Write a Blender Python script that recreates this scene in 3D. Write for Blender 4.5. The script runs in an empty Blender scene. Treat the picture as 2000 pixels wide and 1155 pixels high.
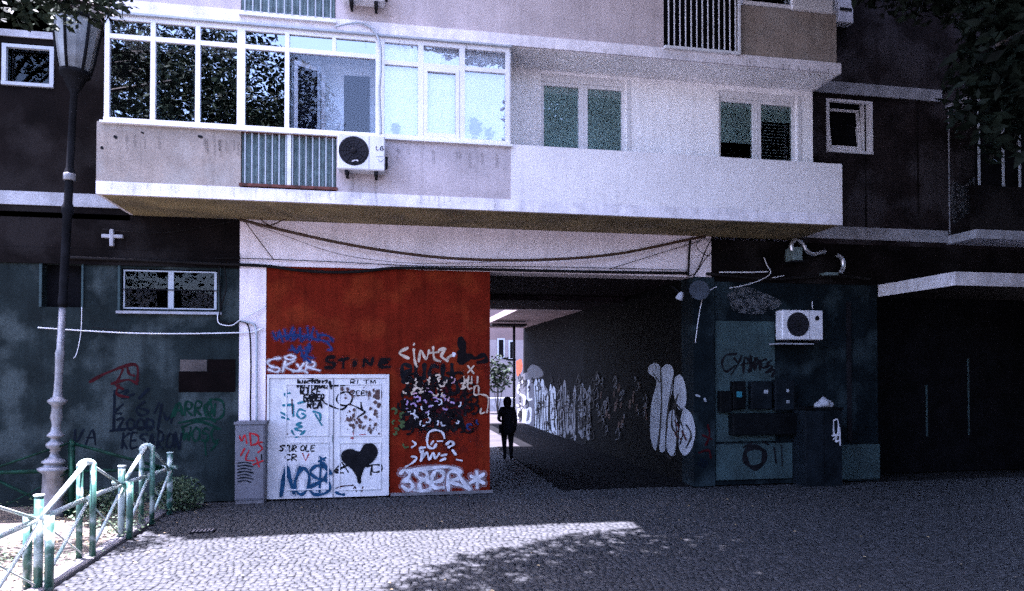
import bpy, bmesh, math, random
from mathutils import Vector, Matrix, noise
random.seed(7)
R = math.radians
SC = bpy.context.scene
COL = SC.collection

# ---------------------------------------------------------------- camera
F, PSI, TH, D, H = 1360.0, R(10.4), R(1.0), 12.9, 2.27
PPY = 725 - F*math.tan(TH)
FW = Vector((math.sin(PSI)*math.cos(TH), math.cos(PSI)*math.cos(TH), math.sin(TH)))
RT = Vector((math.cos(PSI), -math.sin(PSI), 0))
UP = RT.cross(FW)
CAM = Vector((0, -D, H))
cam = bpy.data.objects.new('camera', bpy.data.cameras.new('camera'))
COL.objects.link(cam)
cam.matrix_world = Matrix(((RT.x, UP.x, -FW.x, 0), (RT.y, UP.y, -FW.y, -D), (RT.z, UP.z, -FW.z, H), (0, 0, 0, 1)))
cam.data.sensor_width = 36
cam.data.lens = 36*F/2000
cam.data.shift_y = (PPY-577.5)/2000
cam.data.clip_end = 600
SC.camera = cam

# ---------------------------------------------------------------- world, sun, exposure
SUN = Vector((-0.10, 0.085, 1)).normalized()
w = bpy.data.worlds.new("World")
SC.world = w
w.use_nodes = True
nt = w.node_tree
bg = nt.nodes['Background']
sky = nt.nodes.new('ShaderNodeTexSky')
sky.sky_type = 'NISHITA'
sky.sun_disc = False
sky.sun_elevation = math.asin(SUN.z)
sky.sun_rotation = math.atan2(SUN.x, SUN.y)
sky.air_density = 1.0
sky.dust_density = 3.0
sky.ozone_density = 0.5
nt.links.new(sky.outputs[0], bg.inputs[0])
bg.inputs[1].default_value = 0.11
sl = bpy.data.lights.new('sun', 'SUN')
sl.energy = 5.0
sl.angle = R(0.5)
sl.color = (1.0, 0.965, 0.97)
so = bpy.data.objects.new('sun', sl)
COL.objects.link(so)
so.rotation_euler = SUN.to_track_quat('Z', 'Y').to_euler()
so.location = (0, -5, 20)
vs = SC.view_settings
vs.view_transform = 'Standard'
vs.look = 'None'
vs.gamma = 1
vs.exposure = 4.0
vs.use_white_balance = True
vs.white_balance_temperature = 5800
vs.white_balance_tint = 28
SC.cycles.max_bounces = 6
SC.cycles.use_denoising = False
SC.cycles.transparent_max_bounces = 10

# ---------------------------------------------------------------- helpers
def ray(px, py):
    return FW + RT*((px-1000)/F) - UP*((py-PPY)/F)

def on(px, py, ax, v):
    d = ray(px, py)
    t = (v-CAM[ax])/d[ax]
    return CAM + d*t

def XY(px, Y, py=700): return on(px, py, 1, Y).x
def ZY(px, py, Y): return on(px, py, 1, Y).z

def rect(px0, py0, px1, py1, Y):
    """x0,x1,z0,z1 in plane Y of a photographed rectangle (z taken at its middle)"""
    m = (px0+px1)/2
    return XY(px0, Y, (py0+py1)/2), XY(px1, Y, (py0+py1)/2), ZY(m, py1, Y), ZY(m, py0, Y)

class MB:
    def __init__(s): s.v = []; s.f = []; s.sm = []
    def face(s, pts, smooth=False):
        n = len(s.v); s.v += [tuple(p) for p in pts]; s.f.append(tuple(range(n, n+len(pts)))); s.sm.append(smooth)
        return s
    def box(s, x0, x1, y0, y1, z0, z1):
        if x0 > x1: x0, x1 = x1, x0
        if y0 > y1: y0, y1 = y1, y0
        if z0 > z1: z0, z1 = z1, z0
        n = len(s.v)
        s.v += [(x0,y0,z0),(x1,y0,z0),(x1,y1,z0),(x0,y1,z0),(x0,y0,z1),(x1,y0,z1),(x1,y1,z1),(x0,y1,z1)]
        for q in ((0,3,2,1),(4,5,6,7),(0,1,5,4),(1,2,6,5),(2,3,7,6),(3,0,4,7)):
            s.f.append(tuple(n+i for i in q)); s.sm.append(False)
        return s
    def tube(s, pts, r, n=8, cap=True, closed=False):
        pts = [Vector(p) for p in pts]
        rs = r if isinstance(r, (list, tuple)) else [r]*len(pts)
        base = len(s.v); k = len(pts)
        up = None
        for i, p in enumerate(pts):
            a = pts[(i-1) % k] if (i > 0 or closed) else p
            b = pts[(i+1) % k] if (i < k-1 or closed) else p
            t = (b-a)
            if t.length < 1e-9: t = Vector((0, 0, 1))
            t.normalize()
            if up is None:
                up = Vector((0, 0, 1)) if abs(t.z) < .9 else Vector((1, 0, 0))
            u = t.cross(up)
            if u.length < 1e-6: u = t.cross(Vector((1, 0.3, 0)))
            u.normalize(); w_ = t.cross(u); up = -w_ if False else w_.cross(t) * 1.0
            up = u.cross(t)
            for j in range(n):
                a_ = 2*math.pi*j/n
                s.v.append(tuple(p + u*(math.cos(a_)*rs[i]) + w_*(math.sin(a_)*rs[i])))
        last = k if closed else k-1
        for i in range(last):
            for j in range(n):
                i2 = (i+1) % k
                s.f.append((base+i*n+j, base+i*n+(j+1) % n, base+i2*n+(j+1) % n, base+i2*n+j)); s.sm.append(True)
        if cap and not closed:
            s.f.append(tuple(base+j for j in range(n))); s.sm.append(False)
            s.f.append(tuple(base+(k-1)*n+j for j in reversed(range(n)))); s.sm.append(False)
        return s
    def lathe(s, c, prof, n=16, axis=Vector((0, 0, 1)), smooth=True):
        """prof = [(radius, height)]"""
        axis = Vector(axis).normalized()
        u = axis.cross(Vector((0, 1, 0)) if abs(axis.y) < .9 else Vector((1, 0, 0))).normalized()
        w_ = axis.cross(u); c = Vector(c); base = len(s.v)
        for r, h in prof:
            for j in range(n):
                a = 2*math.pi*(j+.5)/n
                s.v.append(tuple(c + axis*h + u*(math.cos(a)*r) + w_*(math.sin(a)*r)))
        for i in range(len(prof)-1):
            for j in range(n):
                s.f.append((base+i*n+j, base+i*n+(j+1) % n, base+(i+1)*n+(j+1) % n, base+(i+1)*n+j)); s.sm.append(smooth)
        s.f.append(tuple(base+j for j in reversed(range(n)))); s.sm.append(False)
        s.f.append(tuple(base+(len(prof)-1)*n+j for j in range(n))); s.sm.append(False)
        return s
    def build(s, name, mat, parent=None, bevel=0):
        me = bpy.data.meshes.new(name)
        me.from_pydata(s.v, [], s.f)
        me.polygons.foreach_set('use_smooth', s.sm)
        bm = bmesh.new(); bm.from_mesh(me)
        bmesh.ops.recalc_face_normals(bm, faces=bm.faces)
        if bevel:
            bmesh.ops.bevel(bm, geom=list(bm.edges), offset=bevel, segments=1, affect='EDGES', clamp_overlap=True)
        bm.to_mesh(me); bm.free()
        if mat: me.materials.append(mat)
        o = bpy.data.objects.new(name, me)
        COL.objects.link(o)
        if parent:
            o.parent = parent
            o.matrix_parent_inverse = Matrix.Translation(-parent_loc(parent))
        return o

def parent_loc(p):
    v = Vector(p.location)
    while p.parent:
        p = p.parent; v = Vector(p.location) + 0*v if False else v
        break
    return v if p is not None else Vector()

def thing(name, loc, label, cat, group=None):
    o = bpy.data.objects.new(name, None)
    o.empty_display_size = .2
    COL.objects.link(o)
    o.location = loc
    tag(o, label, cat, group)
    return o

def tag(o, label=None, cat=None, group=None, kind=None):
    if label: o['label'] = label
    if cat: o['category'] = cat
    if group: o['group'] = group
    if kind: o['kind'] = kind
    return o

def B(x0, x1, y0, y1, z0, z1): return MB().box(x0, x1, y0, y1, z0, z1)

def holes_wall(mb, x0, x1, z0, z1, y0, y1, holes):
    xs = sorted({x0, x1} | {min(max(h[i], x0), x1) for h in holes for i in (0, 1)})
    zs = sorted({z0, z1} | {min(max(h[i], z0), z1) for h in holes for i in (2, 3)})
    for i in range(len(xs)-1):
        run = None
        for j in range(len(zs)-1):
            cx, cz = (xs[i]+xs[i+1])/2, (zs[j]+zs[j+1])/2
            solid = not any(h[0] < cx < h[1] and h[2] < cz < h[3] for h in holes)
            if solid:
                if run is None: run = zs[j]
            if (not solid or j == len(zs)-2) and run is not None:
                top = zs[j+1] if solid else zs[j]
                mb.box(xs[i], xs[i+1], y0, y1, run, top)
                run = None
    return mb

# ---------------------------------------------------------------- materials
def newmat(name):
    m = bpy.data.materials.new(name); m.use_nodes = True
    return m, m.node_tree, m.node_tree.nodes['Principled BSDF']

def mat(name, col, rough=.85, var=.15, scale=3.0, speck=0.0, bump=.0, bscale=60, streak=0.0, col2=None, patch=0.0, pscale=1.2, metal=0.0, spec=.3):
    """plaster / paint / metal: base colour broken by large stains, fine speckle, vertical dirt streaks and relief"""
    m, t, p = newmat(name)
    N, L = t.nodes.new, t.links.new
    geo = N('ShaderNodeNewGeometry')
    def ns(sc_, det=4, stretch=None, off=0):
        mp = N('ShaderNodeMapping'); mp.inputs['Location'].default_value = (off, off*.7, off*.3)
        if stretch: mp.inputs['Scale'].default_value = stretch
        L(geo.outputs['Position'], mp.inputs['Vector'])
        n = N('ShaderNodeTexNoise'); n.inputs['Scale'].default_value = sc_; n.inputs['Detail'].default_value = det
        L(mp.outputs[0], n.inputs['Vector'])
        return n.outputs['Fac']
    def ramp(src, lo, hi):
        r = N('ShaderNodeMapRange'); r.inputs['From Min'].default_value = lo; r.inputs['From Max'].default_value = hi
        L(src, r.inputs['Value']); return r.outputs['Result']
    def mul(a, k, b=None):
        x = N('ShaderNodeMath'); x.operation = 'MULTIPLY'; L(a, x.inputs[0]); x.inputs[1].default_value = k
        return x.outputs[0]
    def mixc(fac, a, b):
        x = N('ShaderNodeMix'); x.data_type = 'RGBA'
        L(fac, x.inputs[0])
        for s, v in ((6, a), (7, b)):
            if hasattr(v, 'is_linked'): L(v, x.inputs[s])
            else: x.inputs[s].default_value = (*v, 1)
        return x.outputs[2]
    dark = tuple(c*(1-var*1.8) for c in col)
    c = mixc(ramp(ns(scale), .32, .68), dark, tuple(min(1, x*(1+var*.5)) for x in col))
    if col2: c = mixc(mul(ramp(ns(pscale, 5, off=7), .5, .62), patch), c, col2)
    if streak:
        c = mixc(mul(ramp(ns(1.0, 5, (9, 9, .55), 3), .48, .72), streak), c, tuple(x*.3 for x in col))
    if speck:
        c = mixc(mul(ramp(ns(42, 3, off=5), .38, .62), speck), c, tuple(x*.35 for x in col))
        c = mixc(mul(ramp(ns(90, 2, off=9), .55, .75), speck*.6), c, tuple(min(1, x*1.6) for x in col))
    L(c, p.inputs['Base Color'])
    p.inputs['Roughness'].default_value = rough
    p.inputs['Metallic'].default_value = metal
    p.inputs['Specular IOR Level'].default_value = min(spec, .04) if (max(col) < .04 and rough >= .5) else spec
    if bump:
        b = N('ShaderNodeBump'); b.inputs['Strength'].default_value = bump; b.inputs['Distance'].default_value = .01
        L(ns(bscale, 4), b.inputs['Height']); L(b.outputs[0], p.inputs['Normal'])
    return m

def glassmat(name, tint=(.5, .6, .62), refl=.12, rough=.0):
    m, t, p = newmat(name)
    t.nodes.remove(p)
    N, L = t.nodes.new, t.links.new
    out = t.nodes['Material Output']
    tr = N('ShaderNodeBsdfTransparent'); tr.inputs[0].default_value = (*tint, 1)
    gl = N('ShaderNodeBsdfGlossy'); gl.inputs['Roughness'].default_value = rough
    gl.inputs['Color'].default_value = (.9, .93, .95, 1)
    fr = N('ShaderNodeFresnel'); fr.inputs[0].default_value = 1.5
    ad = N('ShaderNodeMath'); ad.operation = 'ADD'; ad.inputs[1].default_value = refl; L(fr.outputs[0], ad.inputs[0])
    mx = N('ShaderNodeMixShader'); L(ad.outputs[0], mx.inputs[0]); L(tr.outputs[0], mx.inputs[1]); L(gl.outputs[0], mx.inputs[2])
    bp = N('ShaderNodeBump'); bp.inputs['Strength'].default_value = .05; bp.inputs['Distance'].default_value = .02
    nz = N('ShaderNodeTexNoise'); nz.inputs['Scale'].default_value = 2.5
    g = N('ShaderNodeNewGeometry'); L(g.outputs['Position'], nz.inputs['Vector']); L(nz.outputs['Fac'], bp.inputs['Height']); L(bp.outputs[0], gl.inputs['Normal'])
    L(mx.outputs[0], out.inputs[0])
    return m

M = {}
M['render_white'] = mat('white_render', (0.88, 0.86, 0.86), var=.05, scale=1.5, speck=.16, bump=.35, streak=.2)
M['render_par'] = mat('parapet_render', (0.66, 0.63, 0.63), var=.05, scale=1.5, speck=.2, bump=.35, streak=.12)  # same white as the recessed wall, toned down to offset the recess shade
M['render_old'] = mat('old_render', (0.27, 0.225, 0.19), var=.14, scale=2.0, speck=.25, bump=.5, streak=.32, col2=(.30, .31, .30), patch=.35)
M['render_mauve'] = mat('mauve_render', (0.42, 0.37, 0.375), var=.10, scale=2.0, speck=.2, bump=.5, streak=.22)
M['slab_white'] = mat('slab_paint', (0.66, 0.63, 0.66), var=.12, scale=4, speck=.12, bump=.4, streak=.25)
M['soffit'] = mat('soffit_ochre', (0.24, 0.185, 0.09), var=.25, scale=1.5, speck=.2, bump=.4, col2=(.10, .085, .06), patch=.5)
M['soffit_pale'] = mat('soffit_pale', (0.84, 0.83, 0.84), var=.1, scale=1.5, speck=.2, bump=.4)
M['pillar'] = mat('pillar_render', (0.74, 0.66, 0.68), var=.10, scale=2, speck=.18, bump=.3, streak=.25)
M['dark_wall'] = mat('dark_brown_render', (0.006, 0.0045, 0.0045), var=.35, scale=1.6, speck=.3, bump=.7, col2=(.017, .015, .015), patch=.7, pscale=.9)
M['dark_wall_bright'] = mat('brightened_brown_render', (.020, .0155, .0160), var=.35, scale=1.6, speck=.35, bump=.7, col2=(.055, .05, .055), patch=.7, pscale=1.1, streak=.4)  # lighter copy of dark_wall, offsetting the deeper shade on the right
M['canopy'] = mat('canopy_paint', (.52, .50, .52), var=.2, scale=3, speck=.25, bump=.4, streak=.35)
M['ledge'] = mat('grey_ledge', (0.3, 0.31, 0.34), var=.2, scale=3, speck=.25, bump=.4, streak=.3)
M['teal_wall'] = mat('teal_grey_render', (0.0125, 0.019, 0.0195), var=.25, scale=1.8, speck=.35, bump=.6, col2=(.055, .072, .072), patch=.6, pscale=1.3, streak=.35)
M['teal_dark'] = mat('dark_teal_render', (0.0055, 0.0095, 0.012), var=.3, scale=1.8, speck=.3, bump=.6, col2=(.028, .044, .050), patch=.6, streak=.3)
M['teal_panel'] = mat('teal_panel', (0.026, 0.052, 0.055), var=.25, scale=2, speck=.3, bump=.5, streak=.3)
M['red_wall'] = mat('red_render', (0.125, 0.0105, 0.0035), var=.16, scale=2.5, speck=.30, bump=.5, col2=(.20, .032, .008), patch=.4, pscale=1.6, streak=.45, spec=.05)
M['door_white'] = mat('door_paint', (0.55, 0.54, 0.545), rough=.6, var=.1, scale=5, speck=.14, bump=.1, streak=.25, col2=(.42, .44, .48), patch=.35, pscale=6)
M['door_rust'] = mat('peeled_paint', (.09, .05, .045), var=.3, scale=20, speck=.4)
M['pvc'] = mat('white_pvc', (0.62, 0.61, 0.62), rough=.4, var=.04, spec=.5)
M['pvc_grey'] = mat('grey_pvc', (0.3, 0.33, 0.36), rough=.5, var=.08)
M['steel_teal'] = mat('teal_painted_metal', (0.12, 0.17, 0.175), rough=.5, var=.2, scale=8, streak=.4)
M['rust'] = mat('rusty_metal', (.10, .03, .022), rough=.8, var=.4, scale=14)
M['bar_white'] = mat('white_bar_paint', (0.55, 0.56, 0.58), rough=.5, var=.1)
M['black'] = mat('black_rubber', (.010, .010, .012), rough=.6, var=.2)
M['interior_dark'] = mat('dark_interior', (0.004, 0.004, 0.005), var=.3)
M['interior_pale'] = mat('pale_interior_wall', (0.75, 0.8, 0.84), var=.08)
M['curtain'] = mat('curtain_cloth', (0.92, 0.93, 0.95), var=.06, scale=2)
M['blind_green'] = mat('green_roller_blind', (0.36, 0.44, 0.44), var=.12, scale=1.5)
M['ac_white'] = mat('ac_casing', (0.54, 0.54, 0.57), rough=.45, var=.08, scale=5, streak=.2)
M['ac_grille'] = mat('ac_grille', (.02, .02, .025), rough=.5, var=.2)
M['cabinet'] = mat('grey_cabinet', (0.1, 0.1, 0.115), rough=.55, var=.1, scale=4, speck=.1, streak=.2)
M['cast_iron'] = mat('black_cast_iron', (0.006, 0.0065, 0.008), rough=.75, var=.3)
M['cast_bright'] = mat('brightened_cast_iron', (0.17, 0.17, 0.18), rough=.4, var=.2, scale=12, metal=.2)  # sunlight on the lower lamp shaft put into a paler iron
M['lantern_glass'] = mat('frosted_lantern', (0.17, 0.185, 0.19), rough=.35, var=.2, scale=4, streak=.35)
M['fence_green'] = mat('green_fence_paint', (0.03, 0.095, 0.068), rough=.4, var=.2, scale=10, speck=.1, col2=(.55, .60, .58), patch=.55, pscale=5, spec=.5)
M['fence_white'] = mat('pale_fence_paint', (0.32, 0.36, 0.34), rough=.4, var=.12, scale=10, col2=(.12, .28, .22), patch=.45, pscale=6, spec=.5)
M['cable'] = mat('black_cable', (.010, .009, .009), rough=.6, var=.2)
M['cable_white'] = mat('white_cable', (.6, .6, .62), rough=.5, var=.1)
M['cable_brown'] = mat('brown_cable', (0.045, 0.02, 0.008), rough=.6, var=.2)
M['soil'] = mat('dry_soil', (0.085, 0.072, 0.058), var=.35, scale=5, speck=.5, bump=.9, bscale=25, col2=(.10, .08, .06), patch=.6, pscale=6)
M['kerb'] = mat('kerb_stone', (0.12, 0.115, 0.12), var=.2, scale=6, speck=.3, bump=.5)
M['bed'] = mat('paving_bed', (0.014, 0.014, 0.0145), var=.3, scale=8, speck=.4, bump=.6)
M['earth'] = mat('ground_stone', (0.1, 0.096, 0.096), var=.3, scale=2, speck=.4, bump=.6)
M['leaf'] = mat('leaf_green', (0.02, 0.03, 0.018), rough=.55, var=.5, scale=2.5)
M['leaf_dark'] = mat('dark_plane_leaf', (.008, .012, .008), rough=.6, var=.5, scale=2.5)
M['leaf_dry'] = mat('dry_leaf', (.22, .17, .09), rough=.8, var=.4, scale=9)
M['ivy'] = mat('ivy_leaf', (.05, .085, .04), rough=.6, var=.4, scale=9)
M['bark'] = mat('bark', (.06, .05, .045), var=.4, scale=12, bump=.8, bscale=18)
M['cloth_black'] = mat('black_clothing', (.010, .010, .013), rough=.9, var=.2)
M['skin'] = mat('skin', (.16, .10, .08), rough=.6, var=.05)
M['hair'] = mat('dark_hair', (.008, .006, .006), rough=.5, var=.2)
M['foil'] = mat('aluminium_foil_duct', (.55, .57, .60), rough=.25, var=.1, metal=.85)
M['passage_wall'] = mat('shade_dark_passage_wall', (0.0016, 0.0016, 0.0017), var=.4, scale=2, speck=.3, bump=.5)  # shade inside the passage put into a near-black wall colour
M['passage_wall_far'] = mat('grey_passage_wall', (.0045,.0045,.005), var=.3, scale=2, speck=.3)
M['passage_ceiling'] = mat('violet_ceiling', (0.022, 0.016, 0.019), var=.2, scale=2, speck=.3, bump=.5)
M['gallery'] = mat('gallery_render', (.30, .23, .22), var=.2, scale=2)
M['far_wall'] = mat('far_render', (0.18, 0.16, 0.165), var=.06, scale=1)
M['far_pink'] = mat('far_pink_render', (0.14, 0.1, 0.095), var=.12, scale=.7)
M['concrete'] = mat('pale_concrete', (0.032, 0.03, 0.032), var=.15, scale=1.2, speck=.15)
M['glass_dark'] = glassmat('window_glass', (.55, .6, .62), .10)
M['glass_mirror'] = glassmat('balcony_glass', (.42, .48, .50), .16)
M['glass_sky'] = glassmat('sky_reflecting_glass', (.90, .92, .95), .05)
M['glass_clear'] = glassmat('clear_balcony_glass', (.93, .95, .98), -.02)
M['glass_dim'] = glassmat('dim_window_glass', (.45, .5, .52), -.03)  # sky reflection turned down so these panes stay dark
M['glass_teal'] = glassmat('teal_tinted_glass', (.88, .93, .92), .03)

# cobbles: two greys
def cobble_mat():
    m, t, p = newmat('granite_cobble')
    N, L = t.nodes.new, t.links.new
    g = N('ShaderNodeNewGeometry')
    r = N('ShaderNodeValToRGB'); L(g.outputs['Random Per Island'], r.inputs[0])
    r.color_ramp.elements[0].color = (.008, .009, .0097, 1); r.color_ramp.elements[1].color = (.0165, .0174, .019, 1)
    n = N('ShaderNodeTexNoise'); n.inputs['Scale'].default_value = 38; n.inputs['Detail'].default_value = 3
    L(g.outputs['Position'], n.inputs['Vector'])
    mx = N('ShaderNodeMix'); mx.data_type = 'RGBA'; mx.blend_type = 'MULTIPLY'; mx.inputs[0].default_value = .6
    L(r.outputs[0], mx.inputs[6]); L(n.outputs['Fac'], mx.inputs[7])
    gm = N('ShaderNodeGamma'); gm.inputs[1].default_value = .8; L(mx.outputs[2], gm.inputs[0])
    L(gm.outputs[0], p.inputs['Base Color'])
    p.inputs['Roughness'].default_value = .6; p.inputs['Specular IOR Level'].default_value = .12
    b = N('ShaderNodeBump'); b.inputs['Strength'].default_value = .35; b.inputs['Distance'].default_value = .004
    L(n.outputs['Fac'], b.inputs['Height']); L(b.outputs[0], p.inputs['Normal'])
    return m
M['cobble'] = cobble_mat()

def paintmat(name, col, rough=.6):
    return mat('paint_'+name, col, rough=rough, var=.12, scale=9, speck=.12)
def wear(m, lo=.33, hi=.45, scale=26, amount=1.0):
    t = m.node_tree; N, L = t.nodes.new, t.links.new
    p = t.nodes['Principled BSDF']
    g = N('ShaderNodeNewGeometry'); n = N('ShaderNodeTexNoise'); n.inputs['Scale'].default_value = scale; n.inputs['Detail'].default_value = 6; n.inputs['Roughness'].default_value = .7
    L(g.outputs['Position'], n.inputs['Vector'])
    mr = N('ShaderNodeMapRange'); mr.inputs['From Min'].default_value = lo; mr.inputs['From Max'].default_value = hi; mr.inputs['To Max'].default_value = amount
    L(n.outputs['Fac'], mr.inputs['Value']); L(mr.outputs[0], p.inputs['Alpha'])
    return m
def paintmat(name, col, rough=.6):
    return wear(mat('paint_'+name, col, rough=rough, var=.25, scale=9, speck=.3, spec=.06), .26, .38)
M['patch_bare_lit'] = wear(mat('bare_or_lit_plaster', (.085, .09, .098), var=.25, scale=6, speck=.3), .40, .60, 7, .9)  # also stands in for spots of light on the side wall
P = {k: paintmat(k, c) for k, c in dict(
    white=(.52, .52, .55), cream=(.48, .39, .30), black=(.008, .008, .010), dark=(.006, .004, .005), blue=(.012, .028, .10),
    navy=(.012, .055, .12), teal=(.03, .17, .22), red=(.30, .015, .02), darkred=(.035, .004, .006), green=(.002, .022, .014),
    violet=(.32, .22, .38), greyblue=(.003, .006, .011), pink=(.5, .3, .36), orange=(.35, .07, .03), palegrey=(.30, .33, .36), olive=(.05, .08, .03)).items()}

# ---------------------------------------------------------------- spray paint strokes
_off = [0]
def smooth(pts, k=4):
    if len(pts) < 3: return [tuple(map(float, p)) for p in pts]
    out = []
    n = len(pts)
    for i in range(n-1):
        p0 = pts[max(i-1, 0)]; p1 = pts[i]; p2 = pts[i+1]; p3 = pts[min(i+2, n-1)]
        for j in range(k):
            t = j/k
            out.append(tuple(.5*((2*p1[a]) + (-p0[a]+p2[a])*t + (2*p0[a]-5*p1[a]+4*p2[a]-p3[a])*t*t + (-p0[a]+3*p1[a]-3*p2[a]+p3[a])*t**3) for a in (0, 1)))
    out.append(tuple(map(float, pts[-1])))
    return out

def paint(parent, strokes, wpx, colour, ax=1, v=0.0, side=-1, curve=True, name='graffiti', label=None, fill=False, start=0, halo=None):
    """strokes in photograph pixels, laid on the plane axis=ax at v as a thin coat of paint"""
    if halo:
        paint(parent, strokes, wpx*2.3, MIST[halo], ax, v, side, curve, 'overspray', None, False, max(start-.0025, -.002))
    if fill and 1 < len(strokes) <= 12:
        for i, st in enumerate(strokes):
            paint(parent, [st], wpx, colour, ax, v, side, curve, name, label, True, start+.00035*i)
        return None
    mb = MB()
    for i, st in enumerate(strokes):
        o0 = .003 + start + .00035*i
        if fill:
            pts = [on(x, y, ax, v + side*o0) for x, y in smooth(st + [st[0]], 4)[:-1]]
            bm_pts = pts
            mb.face(bm_pts)
            continue
        q = smooth(st, 5) if curve else [tuple(map(float, a)) for a in st]
        n = len(q); hw = wpx/2*random.uniform(.85, 1.15)
        L_, R_ = [], []
        for k in range(n):
            a = q[max(k-1, 0)]; b = q[min(k+1, n-1)]
            dx, dy = b[0]-a[0], b[1]-a[1]; l = math.hypot(dx, dy) or 1
            nx, ny = -dy/l, dx/l
            wv = hw*(1+.30*math.sin(k*.9+i*2.1))
            o = o0 + .0003*k/max(n, 1)
            L_.append(on(q[k][0]+nx*wv, q[k][1]+ny*wv, ax, v+side*o))
            R_.append(on(q[k][0]-nx*wv, q[k][1]-ny*wv, ax, v+side*o))
        for k in range(n-1):
            mb.face([L_[k], L_[k+1], R_[k+1], R_[k]])
        for (c, e, sgn) in ((q[0], q[1 if n > 1 else 0], -1), (q[-1], q[-2 if n > 1 else 0], -1)):
            ang = math.atan2(e[1]-c[1], e[0]-c[0])
            arc = [(c[0]+hw*math.cos(ang+math.pi/2+math.pi*t/5), c[1]+hw*math.sin(ang+math.pi/2+math.pi*t/5)) for t in range(6)]
            o = o0 + (.0004 if c is q[-1] else -.0002)
            mb.face([on(x, y, ax, v+side*o) for x, y in arc])
    ob = mb.build(name, colour, parent)
    if label: ob['label'] = label
    if len(strokes) > 5: ob['kind'] = 'stuff'
    return ob

MIST = {k: wear(mat('overspray_'+k, c, rough=.8, spec=.05), .38, .85, 60, .5) for k, c in dict(navy=(.012, .06, .12), black=(.01, .01, .012), white=(.6, .6, .65), dark=(.015, .01, .012), blue=(.02, .05, .2)).items()}
FONT = {  # hand lettering, unit box, y down
 'A': [[(0,1),(.45,0),(.9,1)],[(.2,.62),(.75,.6)]], 'B': [[(.1,1),(.1,0),(.7,.1),(.6,.45),(.15,.5),(.8,.6),(.7,.95),(.1,1)]],
 'C': [[(.85,.12),(.35,0),(.05,.5),(.35,1),(.9,.85)]], 'D': [[(.1,0),(.1,1),(.75,.8),(.8,.25),(.1,0)]],
 'E': [[(.8,0),(.15,.05),(.1,.95),(.85,1)],[(.12,.5),(.65,.45)]], 'F': [[(.8,0),(.15,.05),(.1,1)],[(.12,.5),(.65,.45)]],
 'G': [[(.85,.1),(.3,0),(.05,.5),(.3,1),(.85,.9),(.85,.55),(.5,.55)]], 'H': [[(.1,0),(.1,1)],[(.8,0),(.8,1)],[(.1,.5),(.8,.5)]],
 'I': [[(.4,0),(.4,1)]], 'K': [[(.1,0),(.1,1)],[(.8,0),(.15,.5),(.85,1)]], 'L': [[(.15,0),(.1,.95),(.8,1)]],
 'M': [[(.05,1),(.1,0),(.45,.6),(.8,0),(.9,1)]], 'N': [[(.1,1),(.1,0),(.8,1),(.8,0)]],
 'O': [[(.5,0),(.1,.3),(.15,.8),(.5,1),(.85,.75),(.85,.25),(.5,0)]], 'P': [[(.1,1),(.1,0),(.75,.1),(.7,.45),(.12,.55)]],
 'R': [[(.1,1),(.1,0),(.75,.1),(.65,.45),(.12,.5),(.85,1)]], 'S': [[(.85,.1),(.35,0),(.15,.3),(.75,.6),(.7,.95),(.05,.95)]],
 'T': [[(0,.05),(.9,0)],[(.45,0),(.45,1)]], 'U': [[(.1,0),(.12,.8),(.45,1),(.8,.8),(.82,0)]], 'V': [[(.05,0),(.42,1),(.85,0)]],
 'W': [[(0,0),(.2,1),(.45,.4),(.68,1),(.92,0)]], 'X': [[(.05,0),(.85,1)],[(.85,0),(.05,1)]], 'Y': [[(.05,0),(.42,.5)],[(.85,0),(.3,1)]],
 'Z': [[(.05,.05),(.85,0),(.1,.95),(.88,1)]], '1': [[(.2,.2),(.5,0),(.5,1)]], '3': [[(.1,.05),(.8,.1),(.35,.45),(.85,.7),(.1,1)]],
 '6': [[(.7,0),(.2,.4),(.15,.85),(.6,1),(.8,.7),(.2,.6)]], '8': [[(.5,.45),(.15,.2),(.5,0),(.8,.2),(.5,.45),(.1,.75),(.5,1),(.9,.75),(.5,.45)]],
 '.': [[(.3,.9),(.42,1)]], '-': [[(.15,.5),(.75,.5)]], '/': [[(.7,0),(.15,1)]],
}
def word(s, x, y, w_, h_, slope=0.0, slant=0.0, jit=.04, gap=1.12):
    out = []
    cw = w_/(len(s)*gap)
    for i, ch in enumerate(s):
        for st in FONT.get(ch.upper(), []):
            q = []
            for a, b in st:
                X = x + i*cw*gap + a*cw + slant*(1-b)*h_ + random.uniform(-jit, jit)*cw
                q.append((X, y + b*h_ + slope*(i*cw*gap) + random.uniform(-jit, jit)*h_))
            out.append(q)
    return out

# ================================================================ GROUND
ground = B(-200, 200, -200, 200, -.6, -.075).build('ground', M['earth']); tag(ground, kind='structure')
xrp_ = XY(1352, 0, 700)
pav = MB().box(-3.41, 16, -13.2, 7.8, -.3, -.02).build('cobbled_pavement', M['bed']); tag(pav, kind='structure')
plaza = B(-60, 60, -80, -13.2, -.5, -.01).build('square', M['earth']); tag(plaza, kind='structure')
yard = B(-30, 40, 7.8, 60, -.5, -.005).build('courtyard_ground', M['concrete']); tag(yard, kind='structure')
garden = B(-16, -3.61, -9, .0, -.4, .012).build('planting_bed', M['soil']); tag(garden, kind='structure')
lefts = B(-60, -16, -13.2, 0, -.4, .0).build('left_pavement', M['earth']); tag(lefts, kind='structure')

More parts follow.
